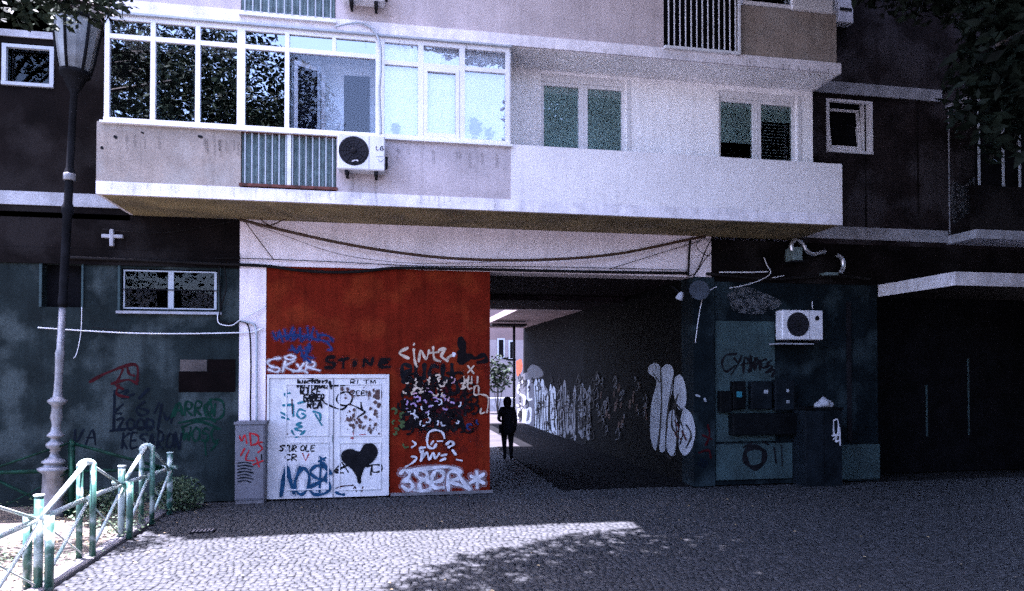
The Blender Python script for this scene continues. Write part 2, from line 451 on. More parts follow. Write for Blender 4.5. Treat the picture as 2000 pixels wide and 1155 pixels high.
dark_floor = MB().box(3.35, xrp_, .05, 7.8, -.3, .004).build('passage_floor', mat('shade_dark_floor', (.0035, .0035, .004), var=.3, scale=4, speck=.3)); tag(dark_floor, kind='structure')  # passage shade put into a near-black floor colour
dark_floor2 = MB().box(4.05, xrp_, 7.8, 17.0, -.3, .006).build('gallery_floor', bpy.data.materials['shade_dark_floor']); tag(dark_floor2, kind='structure')  # same shade-dark floor carried on under the gallery roof
def cobble_geo(rs, hx, hy, hz):
    """a rounded sett: 8 base verts + 4 top verts"""
    j = lambda s: rs.uniform(-s, s)
    v = []
    for sx, sy in ((-1,-1),(1,-1),(1,1),(-1,1)):
        v.append((sx*hx+j(.004), sy*hy+j(.004), -.06))
    for sx, sy in ((-1,-1),(1,-1),(1,1),(-1,1)):
        v.append((sx*hx+j(.004), sy*hy+j(.004), hz-.008+j(.002)))
    for sx, sy in ((-1,-1),(1,-1),(1,1),(-1,1)):
        v.append((sx*hx*.84+j(.003), sy*hy*.84+j(.003), hz+j(.0015)))
    f = []
    for a, b in ((0,1),(1,2),(2,3),(3,0)):
        f.append((a, b, b+4, a+4)); f.append((a+4, b+4, b+8, a+8))
    f.append((8, 9, 10, 11))
    return v, f

rs = random.Random(3)
variants = []
for i in range(12):
    v, f = cobble_geo(rs, .044, .044, 0)
    me = bpy.data.meshes.new('cobble'); me.from_pydata(v, [], f); me.materials.append(M['cobble'])
    me.polygons.foreach_set('use_smooth', [True]*len(f))
    variants.append(me)
spots = []
y = -8.0
row = 0
while y < 7.8:
    x = -3.38 + (row % 2)*.05
    while x < 13.8:
        # arcs: rows bow gently in segments 1.3 m wide
        u = ((x+3.6) % 1.3)/1.3 - .5
        yy = y + .16*(1-4*u*u) + rs.uniform(-.008, .008)
        hw = rs.uniform(.030, .050)
        ok = yy < -.12 or (2.0 < x < 3.28) or (2.0 < x < 5.9 and yy < 0)
        p = Vector((x+hw, yy, 0)) - CAM
        dep = p.dot(FW)
        if ok and dep > 5.0:
            px = 1000 + F*p.dot(RT)/dep
            py = PPY - F*p.dot(UP)/dep
            if -60 < px < 2080 and py < 1200:
                spots.append((py, x+hw, yy, hw))
        x += 2*hw + .004
    y += .086
    row += 1
vis = [s for s in spots if 0 <= s[1+0] or True]
inframe = [s for s in spots if s[0] < 1150]
inframe.sort(key=lambda s: -s[0])
near = set(id(s) for s in inframe[:300])
mass = MB()
for s in spots:
    py, x, yy, hw = s
    a = rs.uniform(-.08, .08); dz = rs.uniform(-.006, .006) + .006*math.sin(x*1.7+yy)
    if id(s) in near:
        o = bpy.data.objects.new('cobble', rs.choice(variants)); COL.objects.link(o)
        o.parent = pav
        o.location = (x, yy, dz); o.rotation_euler = (rs.uniform(-.03, .03), rs.uniform(-.03, .03), a)
        o.scale = (hw/.044, rs.uniform(.88, .96), 1)
    else:
        v, f = cobble_geo(rs, hw-.002, rs.uniform(.038, .0425), dz)
        n = len(mass.v); ca, sa = math.cos(a), math.sin(a)
        tx, ty = rs.uniform(-.03, .03), rs.uniform(-.03, .03)
        mass.v += [(x+q[0]*ca-q[1]*sa, yy+q[0]*sa+q[1]*ca, q[2]+q[0]*tx+q[1]*ty) for q in v]
        mass.f += [tuple(n+i for i in q) for q in f]; mass.sm += [True]*len(f)
me = bpy.data.meshes.new('cobbles'); me.from_pydata(mass.v, [], mass.f); me.materials.append(M['cobble'])
me.polygons.foreach_set('use_smooth', mass.sm)
o = bpy.data.objects.new('cobblestones', me); COL.objects.link(o); o.parent = pav; o['kind'] = 'stuff'

# kerb stones along the bed
kerb = thing('kerb', (-3.75, -3, 0), 'low stone kerb edging the planted bed under the green railing', 'kerb')
yy = -8.6
while yy < -.2:
    B(-3.60, -3.42, yy+.006, min(yy+.98, -.05), -.1, .028 + rs.uniform(-.006, .006)).build('kerb_stone', M['kerb'], kerb, bevel=.012)
    yy += 1.0

# ================================================================ BUILDING
YB, YW = -1.45, -0.6
ZS0, ZS1, ZP, ZG = 4.95, 5.15, 6.06, 7.72      # first floor slab, parapet top, glazing top
ZT0, ZT1, ZTP = 7.76, 7.95, 8.86               # second floor slab, parapet top
XL, XM, XR = -4.30, 2.085, 8.28
bld = thing('apartment_building', (2, 4, 0), 'pale apartment block over a graffitied ground floor with a dark passage through it', 'building')

# --- ground floor front: pillar, beam, red wall
xs0, xs1 = XY(467, 0), XY(519, 0)      # pillar
xr1 = XY(957, 0); xb1 = XY(1390, 0)
zbm = ZY(957, 531, 0)                  # underside of the beam
ztop = ZS0+.0
pil = MB().box(xs0, xs1, 0, .5, 0, zbm)
pil.build('pillar', M['pillar'], bld)
MB().box(xs0, xb1, 0, .5, zbm, ZS0).build('beam', M['pillar'], bld)
dx0, dx1, dz0, dz1 = XY(520, 0, 850), XY(761, 0, 850), 0.0, ZY(640, 731, 0)
red = holes_wall(MB(), xs1, xr1, 0, zbm, .012, .45, [(dx0, dx1, -1, dz1)]).build('red_wall', M['red_wall'], bld)
B(dx1+.02, xr1+.05, -.05, .012, 0, .05).build('threshold', M['kerb'], bld)

# --- slabs, soffits
B(XL, XR, YB, 0.0, ZS0+.003, ZS1).build('balcony_slab', M['slab_white'], bld)
B(XL+.06, XR-.06, YB+.06, -.003, ZS0-.004, ZS0+.003).build('soffit', M['soffit'], bld)
B(XL, XR, YB, 0.0, ZT0, ZT1).build('balcony_slab', M['slab_white'], bld)
B(XM, XR-.06, YB+.06, YW, ZT0-.006, ZT0).build('soffit', M['soffit_pale'], bld)

# --- first-floor parapets
rx0, rx1 = XY(470, YB, 320), XY(657, YB, 320)
B(XL, rx0, YB+.01, YB+.13, ZS1, ZP).build('parapet', M['render_old'], bld)
B(rx1, XM, YB+.01, YB+.13, ZS1, ZP).build('parapet', M['render_mauve'], bld)
B(XM, XR, YB, YB+.13, ZS1, ZP+.02).build('parapet', M['render_par'], bld)
B(XR-.13, XR, YB+.131, 0, ZS1, ZP+.02).build('parapet', M['render_par'], bld)
B(XL, XL+.12, YB+.131, 0, ZS1, ZP).build('parapet', M['render_old'], bld)
# --- first-floor railing with corrugated panel
def railing(x0, x1, z0, z1, Y, nb, name_bar='bar', barm='bar_white', panel=True, mid=True, topm='rust', framem='bar_white', r=.009):
    fr = MB()
    fr.box(x0, x1, Y-.03, Y+.02, z1-.03, z1+.01)
    ob = fr.build('railing', M[topm], bld)
    fr = MB().box(x0-.03, x1+.03, Y-.05, Y+.03, z0, z0+.045)
    fr.build('bottom_rail', M['rust' if topm == 'rust' else framem], ob)
    if mid:
        m_ = (x0+x1)/2
        B(m_-.03, m_+.03, Y-.034, Y+.006, z0+.045, z1-.03).build('mullion', M['bar_white'], ob)
    if panel:
        pm = MB(); n = int((x1-x0)/.028)
        pts = [(x0 + (x1-x0)*i/n, Y+.05 + (.012 if i % 2 else -.012)) for i in range(n+1)]
        for i in range(n):
            a, b = pts[i], pts[i+1]
            pm.face([(a[0], a[1], z0+.05), (b[0], b[1], z0+.05), (b[0], b[1], z1-.035), (a[0], a[1], z1-.035)])
        pm.build('corrugated_panel', M['steel_teal'], ob)
    for i in range(nb):
        x = x0 + (x1-x0)*(i+.5)/nb
        B(x-r, x+r, Y-.02, Y+.0, z0+.045, z1-.03).build(name_bar, M[barm], ob)
    return ob
railing(rx0+.01, rx1-.01, ZS1+.02, ZP-.01, YB+.03, 14, barm='pvc_grey')
B(rx0, rx1, -.9, -.88, ZS1, ZP).build('inner_screen', M['interior_dark'], bld)

# --- glazing of the first-floor balcony
def glazing(x0, x1, z0, z1, Y, cols, ztr, parent=bld, gmat='glass_mirror', fr=.055):
    """cols: x of mullion centres with half widths; ztr: transom height"""
    f = MB(); y0, y1 = Y, Y+.07
    f.box(x0, x1, y0, y1, z1-.07, z1)
    f.box(x0, x1, y0-.02, y1, z0, z0+.07)
    f.box(x0, x0+.07, y0, y1, z0+.07, z1-.07)
    f.box(x1-.07, x1, y0, y1, z0+.07, z1-.07)
    edges = [x0+.07]
    for c, h in cols:
        f.box(c-h, c+h, y0-.002, y1, z0+.07, z1-.07)
        edges += [c-h, c+h]
    edges.append(x1-.07)
    for i in range(0, len(edges), 2):
        f.box(edges[i], edges[i+1], y0+.002, y1, ztr-.035, ztr+.035)
    ob = f.build('window_frame', M['pvc'], parent)
    for i in range(0, len(edges), 2):
        B(edges[i], edges[i+1], Y+.035, Y+.041, z0+.07, ztr-.035).build('pane', M[gmat], ob)
        B(edges[i], edges[i+1], Y+.035, Y+.041, ztr+.035, z1-.07).build('pane', M[gmat], ob)
    return ob, edges
gx0, gx1 = XY(202, YB, 150), XY(742, YB, 150)
cols = [(XY(297, YB, 150), .035), (XY(385, YB, 150), .035), (XY(470, YB, 150), .06), (XY(560, YB, 150), .035), (XY(652, YB, 150), .03)]
ZTR = ZY(470, 88, YB)
g1, e1 = glazing(gx0, gx1, ZP+.005, ZG, YB+.03, cols[:4], ZTR)
for o_ in g1.children:
    if o_.data.vertices[0].co.x > e1[7]-.01 and o_.data.vertices[0].co.z < ZTR: o_.data.materials[0] = M['glass_clear']
# extra short mullion above the sliding opening and sash frames
B(cols[4][0]-.03, cols[4][0]+.03, YB+.031, YB+.1, ZTR+.036, ZG-.071).build('mullion', M['pvc'], g1)
def sash(x0, x1, z0, z1, Y, m='pvc', w_=.05, parent=None, mm='pvc_grey'):
    s = MB()
    s.box(x0, x0+w_, Y, Y+.04, z0, z1); s.box(x1-w_, x1, Y, Y+.04, z0, z1)
    s.box(x0+w_, x1-w_, Y, Y+.04, z0, z0+w_); s.box(x0+w_, x1-w_, Y, Y+.04, z1-w_, z1)
    return s.build('sash', M[mm], parent)
sash(e1[2]+.004, e1[3]-.004, ZP+.08, ZTR-.04, YB+.075, parent=g1, w_=.06)
sash(e1[8]+.004, e1[8]+.46, ZP+.08, ZTR-.04, YB+.28, parent=g1, w_=.05)
gx2, gx3 = XY(742, YB, 150)+.002, XY(996, YB, 150)
cols2 = [(XY(822, YB, 150), .045), (XY(903, YB, 150), .045)]
g2, e2 = glazing(gx2, gx3, ZP+.005, ZG, YB+.03, cols2, ZY(860, 128, YB), gmat='glass_sky')
sash(e2[2]+.004, e2[3]-.004, ZP+.08, ZY(860, 128, YB)-.04, YB+.02, parent=g2, w_=.06, mm='pvc')
B(gx0-.02, gx3+.02, YB-.03, YB+.11, ZG, ZG+.03).build('glazing_cap', M['pvc_grey'], bld)
B(gx0-.03, gx3+.03, YB-.06, YB+.11, ZP-.03, ZP+.004).build('window_sill', M['pvc'], bld)
# sash standing open behind the middle panes
sx0, sx1 = XY(573, YB+.25), XY(630, YB+.25)
zz0, zz1 = ZP+.08, ZTR-.10
sf = MB(); xq = lambda u: sx0+(sx1-sx0)*u; yq = lambda u: YB+.16+.30*u
for (u0, u1, v0, v1) in ((0, .12, 0, 1), (.88, 1, 0, 1), (.12, .88, 0, .06), (.12, .88, .94, 1)):
    zt_ = lambda v: zz0+(zz1-zz0)*v
    for dy in (0, .05):
        sf.face([(xq(u0), yq(u0)+dy, zt_(v0)), (xq(u1), yq(u1)+dy, zt_(v0)), (xq(u1), yq(u1)+dy, zt_(v1)), (xq(u0), yq(u0)+dy, zt_(v1))])
sf = sf.build('open_sash', M['pvc'], g1)
MB().face([(xq(.1), yq(.1)+.02, zz0+.05), (xq(.9), yq(.9)+.02, zz0+.05), (xq(.9), yq(.9)+.02, zz1-.05), (xq(.1), yq(.1)+.02, zz1-.05)]).build('dark_pane', mat('dark_pane_fill', (.012, .013, .018), spec=.05), g1)  # opaque dark pane filling the open sash
# inside of the glazed balcony
xi = XY(562, -.1, 180); xk = XY(745, -.1, 180)
doorx0, doorx1 = XY(672, -.1, 200), XY(722, -.1, 200)
holes_wall(MB(), XL, xi, ZS1, ZT0, -.1, 0, []).build('inner_wall', M['dark_wall'], bld)
B(xi, XM-.06, -.62, -.5, ZS1, ZT0-.01).build('inner_wall', M['interior_pale'], bld)
B(XY(672, -.63, 200), XY(722, -.63, 200), -.65, -.62, ZS1, ZY(697, 150, -.63)).build('inner_door', M['interior_dark'], bld)
B(xi-.02, xi+.04, -1.0, -.63, ZS1, ZT0-.02).build('inner_partition', M['interior_dark'], bld)
cu = MB(); n = 90
for i in range(n):
    xa = gx2+.08 + (gx3-gx2-.1)*i/n; xb = gx2+.08 + (gx3-gx2-.1)*(i+1)/n
    ya = YB+.17+.012*math.sin(i*.9); yb_ = YB+.17+.012*math.sin((i+1)*.9)
    cu.face([(xa, ya, ZP-.2), (xb, yb_, ZP-.2), (xb, yb_, ZG-.02), (xa, ya, ZG-.02)], True)
cu.build('curtain', M['curtain'], bld)
# pot plants on the balcony floor behind the right panes, by the curtain
def leafball(name, c, r, n, size, m, parent=None, seed=1, flat=1.0, dens=None):
    q = random.Random(seed); mb = MB()
    for i in range(n):
        while True:
            d = Vector((q.uniform(-1, 1), q.uniform(-1, 1), q.uniform(-1, 1)))
            if d.length < 1: break
        d = d * (.55 + .45*d.length)
        p = Vector(c) + Vector((d.x*r[0], d.y*r[1], d.z*r[2]))
        if dens and noise.noise(p*dens[0]) < dens[1]: continue
        a = Vector((q.uniform(-1, 1), q.uniform(-1, 1), q.uniform(-.6, .6))).normalized()
        b = a.cross(Vector((q.uniform(-1, 1), q.uniform(-1, 1), q.uniform(-1, 1)))).normalized()
        s = size*q.uniform(.6, 1.3)
        mb.face([p-a*s, p+b*s*.45, p+a*s, p-b*s*.45])
    return mb
for (px, py, hh, sd) in ((927, 262, .30, 4), (955, 266, .17, 5), (773, 262, .14, 6)):
    bx_, bz = XY(px, YB+.13, py), ZP+.07
    t = thing('pot_plant', (bx_, YB+.125, bz), {4: 'tall leafy plant behind the rightmost glazed pane of the balcony', 5: 'low plant beside the tall one behind the rightmost balcony pane', 6: 'small plant behind the pane just right of the hanging hose'}[sd], 'plant')
    B(bx_-.05, bx_+.05, YB+.105, YB+.15, bz, bz+.07).build('pot', M['rust'], t, bevel=.01)
    leafball('f', (bx_, YB+.13, bz+.07+hh*.6), (hh*.5, .015, hh*.6), 130 if hh > .2 else 60, .04, None, seed=sd).build('foliage', M['ivy'], t)

# --- recessed first-floor wall with its two windows
w1 = rect(1057, 150, 1222, 298, YW)
w2 = rect(1404, 182, 1556, 322, YW)
zb_, zt_ = 6.2, 7.56
holes_wall(MB(), XM+.02, XR-.02, ZS1, ZT0, YW, YW+.25, [(w1[0], w1[1], w1[2], w1[3]), (w2[0], w2[1], w2[2], w2[3])]).build('wall', M['render_white'], bld)
B(XM-.05, XM+.02, YB+.11, -.1, ZP+.03, ZT0-.01).build('side_wall', M['render_white'], bld)
B(XM-.0, XM+.02, YB+.131, YW, ZS1, ZT0-.01).build('side_wall', M['render_white'], bld)
def window(x0, x1, z0, z1, Y, box=.13, parent=bld, gm='glass_teal', blinds=(1, 1), fm='pvc', split=.5):
    yf = Y+.05; f = MB()
    zt = z1-box
    f.box(x0, x1, yf, yf+.08, zt-.06, zt); f.box(x0, x1, yf, yf+.08, z0, z0+.06)
    if box: f.box(x0, x1, yf-.02, yf+.08, zt+.001, z1)
    c = x0+(x1-x0)*split
    f.box(x0, x0+.06, yf, yf+.08, z0+.06, zt-.06); f.box(x1-.06, x1, yf, yf+.08, z0+.06, zt-.06)
    f.box(c-.085, c+.085, yf-.004, yf+.08, z0+.06, zt-.06)
    f.box(c-.004, c+.004, yf-.012, yf-.004, z0+.06, zt-.06)
    ob = f.build('window', M[fm], parent)
    for a, b in ((x0+.06, c-.085), (c+.085, x1-.06)):
        B(a, b, yf+.04, yf+.046, z0+.06, zt-.06).build('pane', M[gm], ob)
    for k, (a, b) in enumerate(((x0, c-.02), (c+.02, x1))):
        if blinds[k] > 0:
            B(a, b, yf+.055, yf+.06, zt - (zt-z0)*blinds[k], zt).build('roller_blind', M['blind_green'], ob)
    B(x0-.05, x1+.05, yf+.45, yf+.5, z0-.1, z1+.1).build('room_darkness', M['interior_dark'], ob)
    return ob
window(*w1, YW, blinds=(1, 1))
window(*w2, YW, blinds=(.66, .3))
for q in (w1, w2):
    B(q[1]+.02, q[1]+.09, YW-.015, YW, q[2], q[3]).build('shutter_strap', M['pvc'], bld)
# venetian slats seen in the right sash of window 2
c2 = (w2[0]+w2[1])/2
vb = B(c2+.09, w2[1]-.06, YW+.2, YW+.21, w2[3]-.2, w2[3]-.17).build('venetian_blind', M['pvc_grey'], bld)
for i in range(15):
    z = w2[2]+.12 + i*.062
    B(c2+.09, w2[1]-.06, YW+.19, YW+.225, z, z+.010).build('slat', M['pvc_grey'], vb)

# --- second floor
ux = lambda px, py: XY(px, YB, py)
a0, a1 = ux(470, 12), ux(655, 12)
b0, b1 = ux(1297, 50), ux(1443, 50)
for x0, x1, m in ((XL, a0, 'render_mauve'), (a1, b0, 'render_mauve'), (b1, XR-.08, 'render_old')):
    B(x0, x1, YB+.02, YB+.15, ZT1, ZTP).build('parapet', M[m], bld)
B(XR-.21, XR-.08, YB+.151, 0, ZT1, ZTP).build('parapet', M['render_old'], bld)
railing(a0+.01, a1-.01, ZT1-.1, ZTP, YB-.02, 12, barm='pvc_grey', mid=False, topm='steel_teal')
railing(b0+.02, b1-.03, ZT1-.03, ZTP+.3, YB-.02, 13, barm='bar_white', mid=False, panel=False, topm='bar_white', r=.008)
B(b1-.03, b1+.01, YB-.05, YB+.01, ZT1-.03, ZTP+.3).build('rail_post', M['bar_white'], bld)
B(b0, b1, -.8, -.78, ZT1, ZTP+.4).build('inner_screen', M['interior_dark'], bld)
# higher floors (the top of the photograph cuts them off)
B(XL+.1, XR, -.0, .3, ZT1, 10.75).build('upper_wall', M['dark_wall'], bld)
B(XR, 16, -.0, .3, ZT1, 10.75).build('upper_wall', M['dark_wall_bright'], bld)
for k in (0, 1):
    z = 10.7+2.8*k
    B(XL, XR, YB, 0, z, z+.19).build('balcony_slab', M['slab_white'], bld)
    B(XL, XR, YB+.02, YB+.15, z+.19, z+1.1).build('parapet', M['render_mauve'], bld)
    B(XL+.1, 14, 0, .3, z+.05, z+2.85).build('upper_wall', M['render_mauve'], bld)
B(XL, XR, YB, 8, 16.1, 16.4).build('roof_slab', M['slab_white'], bld)
B(2.0, 16, -2.35, 8, 16.41, 16.7).build('shade_overhang', M['slab_white'], bld)  # unseen slab added to cast shade over the right-hand paving
B(-14, 14, 0, 8, 16.0, 16.1).build('roof_slab', M['slab_white'], bld)
# glazing of the second-floor balcony, left and right ends
g3, e3 = glazing(XL+.1, XM, ZTP+.005, 10.66, YB+.04, [(-2.6, .04), (-.9, .04), (.7, .04)], 10.1)
g4, e4 = glazing(b1+.1, XR-.1, ZTP+.02, 10.66, YB+.04, [(b1+1.1, .04)], 10.1, gmat='glass_dark')
B(XY(1545, YB, 10), XY(1622, YB, 10), YB-.06, YB+.0, ZTP-.02, ZTP+.45).build('flower_box_panel', M['pvc'], bld)

# --- dark walls left and right
xd0, xd1 = XR-.35, XY(1852, 0, 450)
wr = rect(1616, 197, 1701, 299, 0)
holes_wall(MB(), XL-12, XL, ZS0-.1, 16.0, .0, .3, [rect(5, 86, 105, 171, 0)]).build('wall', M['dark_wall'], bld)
holes_wall(MB(), XR-.02, 16, ZS0-.05, ZT1, .0, .3, [wr]).build('wall', M['dark_wall_bright'], bld)
def small_window(q, open_=False):
    x0, x1, z0, z1 = q; f = MB(); t = .045
    f.box(x0-.03, x1+.03, -.02, .05, z1-t, z1+.01); f.box(x0-.03, x1+.03, -.035, .05, z0-.01, z0+t)
    f.box(x0-.03, x0+t-.01, -.02, .05, z0+t, z1-t); f.box(x1-t+.01, x1+.03, -.02, .05, z0+t, z1-t)
    if open_: f.box(x1-.17, x1-t+.009, .0, .12, z0+t, z1-t)
    ob = f.build('window', M['pvc'] if open_ else M['pvc_grey'], bld)
    if open_:
        s = MB(); a, b = x0+t, x1-.19; zt = z1-t-.09
        def P_(u, v): return Vector((a+(b-a)*u, .03+.10*v, z0+t+.02+(zt-z0-t-.02)*v))
        for (u0, u1, v0, v1) in ((0, .1, 0, 1), (.9, 1, 0, 1), (.1, .9, 0, .1), (.1, .9, .93, 1)):
            ps = [P_(u0, v0), P_(u1, v0), P_(u1, v1), P_(u0, v1)]
            s.face(ps); s.face([p+Vector((0, .04, 0)) for p in ps])
        s.build('open_sash', M['pvc'], ob)
    B(x0+.02, x1-.02, .13, .14, z0, z1).build('pane', M['interior_dark'] if open_ else M['glass_dim'], ob)
    if not open_: B(x0-.1, x1+.1, .5, .52, z0-.1, z1+.1).build('room_darkness', M['interior_dark'], ob)
small_window(wr, True)
small_window(rect(8, 90, 102, 168, 0))
for (x0, x1, z0, z1) in ((XR-.02, XY(1850, 0, 460), ZY(1640, 467, 0), ZY(1640, 443, 0)), (XR-.0, XY(1838, 0, 180), ZY(1640, 184, 0), ZY(1640, 161, 0)),
                         (XL-12, XL-.02, ZY(60, 401, 0), ZY(60, 375, 0)), (XL-12, XL-.6, ZY(60, 75, 0), ZY(60, 62, 0))):
    B(x0, x1, -.03, 0.0, z0, z1).build('floor_band', M['ledge'], bld)
for px in (1690, 1792, 1853):
    x = XY(px, 0, 300)
    B(x-.012, x+.012, -.012, 0, ZS1+.05, ZT0+.1).build('panel_joint', M['ledge' if px == 1853 else 'dark_wall'], bld)
B(XL-12, XY(205, 0), .0, .05, ZY(60, 62, 0)+.01, ZY(60, 0, 0)).build('pale_wall_patch', M['render_old'], bld)

# --- far right balcony (second protruding unit)
bx0 = XY(1905, -.75, 300)
B(bx0, 17, -.75, 0, ZS0+.02, ZS1).build('balcony_slab', M['ledge'], bld)
B(bx0, 17, -.73, -.6, ZS1, ZP).build('parapet', M['dark_wall'], bld)
B(bx0, 17, -.75, 0, ZT0+.1, ZT1).build('balcony_slab', M['ledge'], bld)
B(bx0, 17, -.73, -.6, ZT1, 8.9).build('parapet', M['dark_wall'], bld)
gl = MB()
for px in (1911, 1958, 1990, 2040):
    x = XY(px, -.7, 250); gl.box(x-.018, x+.018, -.72, -.68, ZP, ZT0+.1)
gl = gl.build('balcony_frame', M['pvc_grey'], bld)
B(bx0+.05, 17, -.69, -.68, ZP, ZT0+.1).build('pane', M['interior_dark'], gl)
# spots of light painted as a pale patch on the dark side wall
paint(bld, [[(1860, 352), (1882, 362), (1903, 345), (1912, 372), (1915, 402), (1896, 415), (1880, 425), (1862, 436), (1857, 395)]], 4, M['patch_bare_lit'], v=0, name='bare_or_lit_patch', fill=True)
paint(bld, [[(1926, 90), (1938, 84), (1948, 92), (1940, 103), (1928, 100)], [(1925, 152), (1945, 150), (1950, 160), (1930, 162)]], 4, M['patch_bare_lit'], v=-.73, name='bare_or_lit_patch', fill=True)  # small pale blotches on the far right balcony front

# --- lower left wall
lw = rect(236, 526, 424, 606, 0)
lw2 = rect(80, 515, 160, 600, 0)
zl = ZY(300, 490, 0)
left_wall = holes_wall(MB(), XL-12, xs0, 0, zl, .03, .35, [lw, lw2]).build('lower_wall', M['teal_wall'], bld)
B(XL-12, xs0, .0, .35, zl, ZS0-.006).build('dark_band_wall', M['dark_wall'], bld)
B(XL-12, xs0, -.02, .03, ZY(300, 520, 0), zl-.005).build('window_head_ledge', M['dark_wall'], bld)
B(XL-12, xs0-.002, .0, .03, 0, ZY(300, 896, 0)).build('plinth', M['teal_wall'], bld)
def barred(q, lit=True):
    x0, x1, z0, z1 = q; f = MB(); t = .022
    f.box(x0+.02, x1-.02, .06, .1, z1-t-.02, z1-.02); f.box(x0+.02, x1-.02, .06, .1, z0+.02, z0+.02+t)
    f.box(x0+.02, x0+.02+t, .06, .1, z0+.04, z1-.04); f.box(x1-.04-t, x1-.02, .06, .1, z0+.04, z1-.04)
    c = x0+(x1-x0)*.505; f.box(c-.045, c+.045, .05, .1, z0+.04, z1-.04)
    ob = f.build('window', M['bar_white'] if lit else M['pvc_grey'], bld)
    B(x0+.04, x1-.04, .08, .086, z0+.04, z1-.04).build('pane', M['glass_dim'], ob)
    B(x0-.1, x1+.1, .5, .52, z0-.1, z1+.1).build('room_darkness', M['interior_dark'], ob)
    B(x0+.01, x1-.01, .03, .045, (z0+z1)/2-.008, (z0+z1)/2+.008).build('bar', M['black'], ob)
    return ob
barred(lw, False)
wl = lw
for x in (lw[0]-.05, lw[1]+.02): B(x, x+.035, -.0, .03, lw[2]-.02, lw[3]+.05).build('window_trim', M['teal_panel'], bld)
B(lw[0]-.06, lw[1]+.08, -.05, .03, lw[2]-.07, lw[2]-.025).build('window_sill', M['ledge'], bld)
B(lw2[0]+.01, lw2[1]-.01, .2, .21, lw2[2], lw2[3]).build('pane', M['interior_dark'], bld)
B(lw2[0]-.03, lw2[0]+.01, .0, .03, lw2[2], lw2[3]).build('window_trim', M['teal_panel'], bld)
B(lw2[1]-.01, lw2[1]+.02, .0, .03, lw2[2], lw2[3]).build('window_trim', M['teal_panel'], bld)

def flat(parent, px0, py0, px1, py1, m, v, name, d=.006):
    x0, x1, z0, z1 = rect(px0, py0, px1, py1, v)
    return B(x0, x1, v-d, v, z0, z1).build(name, m, parent)
flat(left_wall, 352, 703, 404, 725.5, mat('beige_patch', (.06, .05, .045), var=.3, speck=.3), .03, 'paint_patch')
PD = mat('blackish_patch', (.0035, .002, .002), var=.3, speck=.3)
flat(left_wall, 349, 726, 460, 766, PD, .03, 'painted_over_patch')
flat(left_wall, 405, 702, 460, 725.5, PD, .03, 'painted_over_patch')

# --- lower right walls
xrp = XY(1352, 0, 700)   # passage right edge
xw0, xw1 = XY(1393, 0), XY(1656, 0)
right_wall = holes_wall(MB(), xrp+.5, XY(1712, 0), 0, ZS0-.05, .03, .4, []).build('lower_wall', M['teal_dark'], bld)
B(xb1, 16, .0, .029, ZY(1500, 552, 0), ZS0-.05).build('dark_band_wall', M['dark_wall'], bld)
B(xrp, XY(1393, 0), -.06, .5, 0, zbm-.001).build('pilaster', M['teal_dark'], bld)
flat(right_wall, 1396, 628, 1512, 862, M['teal_panel'], .03, 'painted_panel', .03)
flat(right_wall, 1396, 866, 1568, 935, M['teal_panel'], .03, 'plinth_panel', .05)
flat(right_wall, 1640, 868, 1716, 935, M['teal_panel'], .03, 'plinth_panel', .04)
B(XY(1655, 0), XY(1663, 0), -.0, .03, .8, ZY(1656, 590, 0)).build('panel_joint', M['black'], bld)
paint(right_wall, [[(1420, 575), (1450, 560), (1490, 572), (1528, 592), (1500, 610), (1470, 614), (1432, 606)]], 3, M['patch_bare_lit'], v=0, name='bare_or_lit_patch', fill=True)
# door recess under the canopy
B(XY(1712, 0), 16, .9, 1.0, 0, 4.2).build('entrance_back_wall', M['interior_dark'], bld)
B(XY(1712, 0), XY(1712, 0)+.02, .0, .9, 0, 4.2).build('entrance_side_wall', M['teal_dark'], bld)
xdj = XY(1811, .5, 800)
B(xdj-.012, xdj+.012, .5, .53, ZY(1811, 852, .5), ZY(1811, 752, .5)).build('door_edge_strip', M['teal_panel'], bld)
xdj = XY(1893, .5, 800)
B(xdj-.008, xdj+.008, .5, .53, ZY(1893, 850, .5), ZY(1893, 700, .5)).build('door_edge_strip', M['teal_panel'], bld)
# canopy over the entrance
cx0 = XY(1715, 0, 560)
can = MB().box(cx0, 16.5, -2.0, 0, ZY(1715, 580, 0), ZY(1715, 557, 0))
can.build('entrance_canopy', M['canopy'], bld)
B(cx0+.02, 16.5, -1.98, -.0, ZY(1715, 580, 0)-.01, ZY(1715, 580, 0)).build('canopy_soffit', M['dark_wall'], bld)

# --- the passage
ZC = zbm
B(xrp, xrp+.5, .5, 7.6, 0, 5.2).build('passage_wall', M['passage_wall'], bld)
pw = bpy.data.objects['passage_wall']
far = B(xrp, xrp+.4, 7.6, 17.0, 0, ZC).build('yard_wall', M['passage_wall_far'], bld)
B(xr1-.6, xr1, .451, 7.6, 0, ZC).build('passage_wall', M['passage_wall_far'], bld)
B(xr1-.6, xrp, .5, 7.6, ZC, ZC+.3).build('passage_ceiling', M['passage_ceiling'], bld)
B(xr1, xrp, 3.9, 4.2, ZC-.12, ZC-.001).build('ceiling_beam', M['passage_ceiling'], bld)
B(4.0, xrp, 8.0, 16.8, ZC, ZC+.2).build('gallery_roof', M['gallery'], bld)
B(4.0, 4.12, 16.0, 16.12, 0, ZC).build('gallery_post', M['black'], bld)
# back of the building
holes_wall(MB(), -16, 16, 0, 16, 7.7, 8.0, [(xr1-.001, xrp+.001, -1, ZC)]).build('back_wall', M['render_mauve'], bld)
B(-16.3, -16, 0, 8, 0, 16).build('end_wall', M['render_mauve'], bld)
B(16, 16.3, .3, 8, 0, 16).build('end_wall', M['render_mauve'], bld)

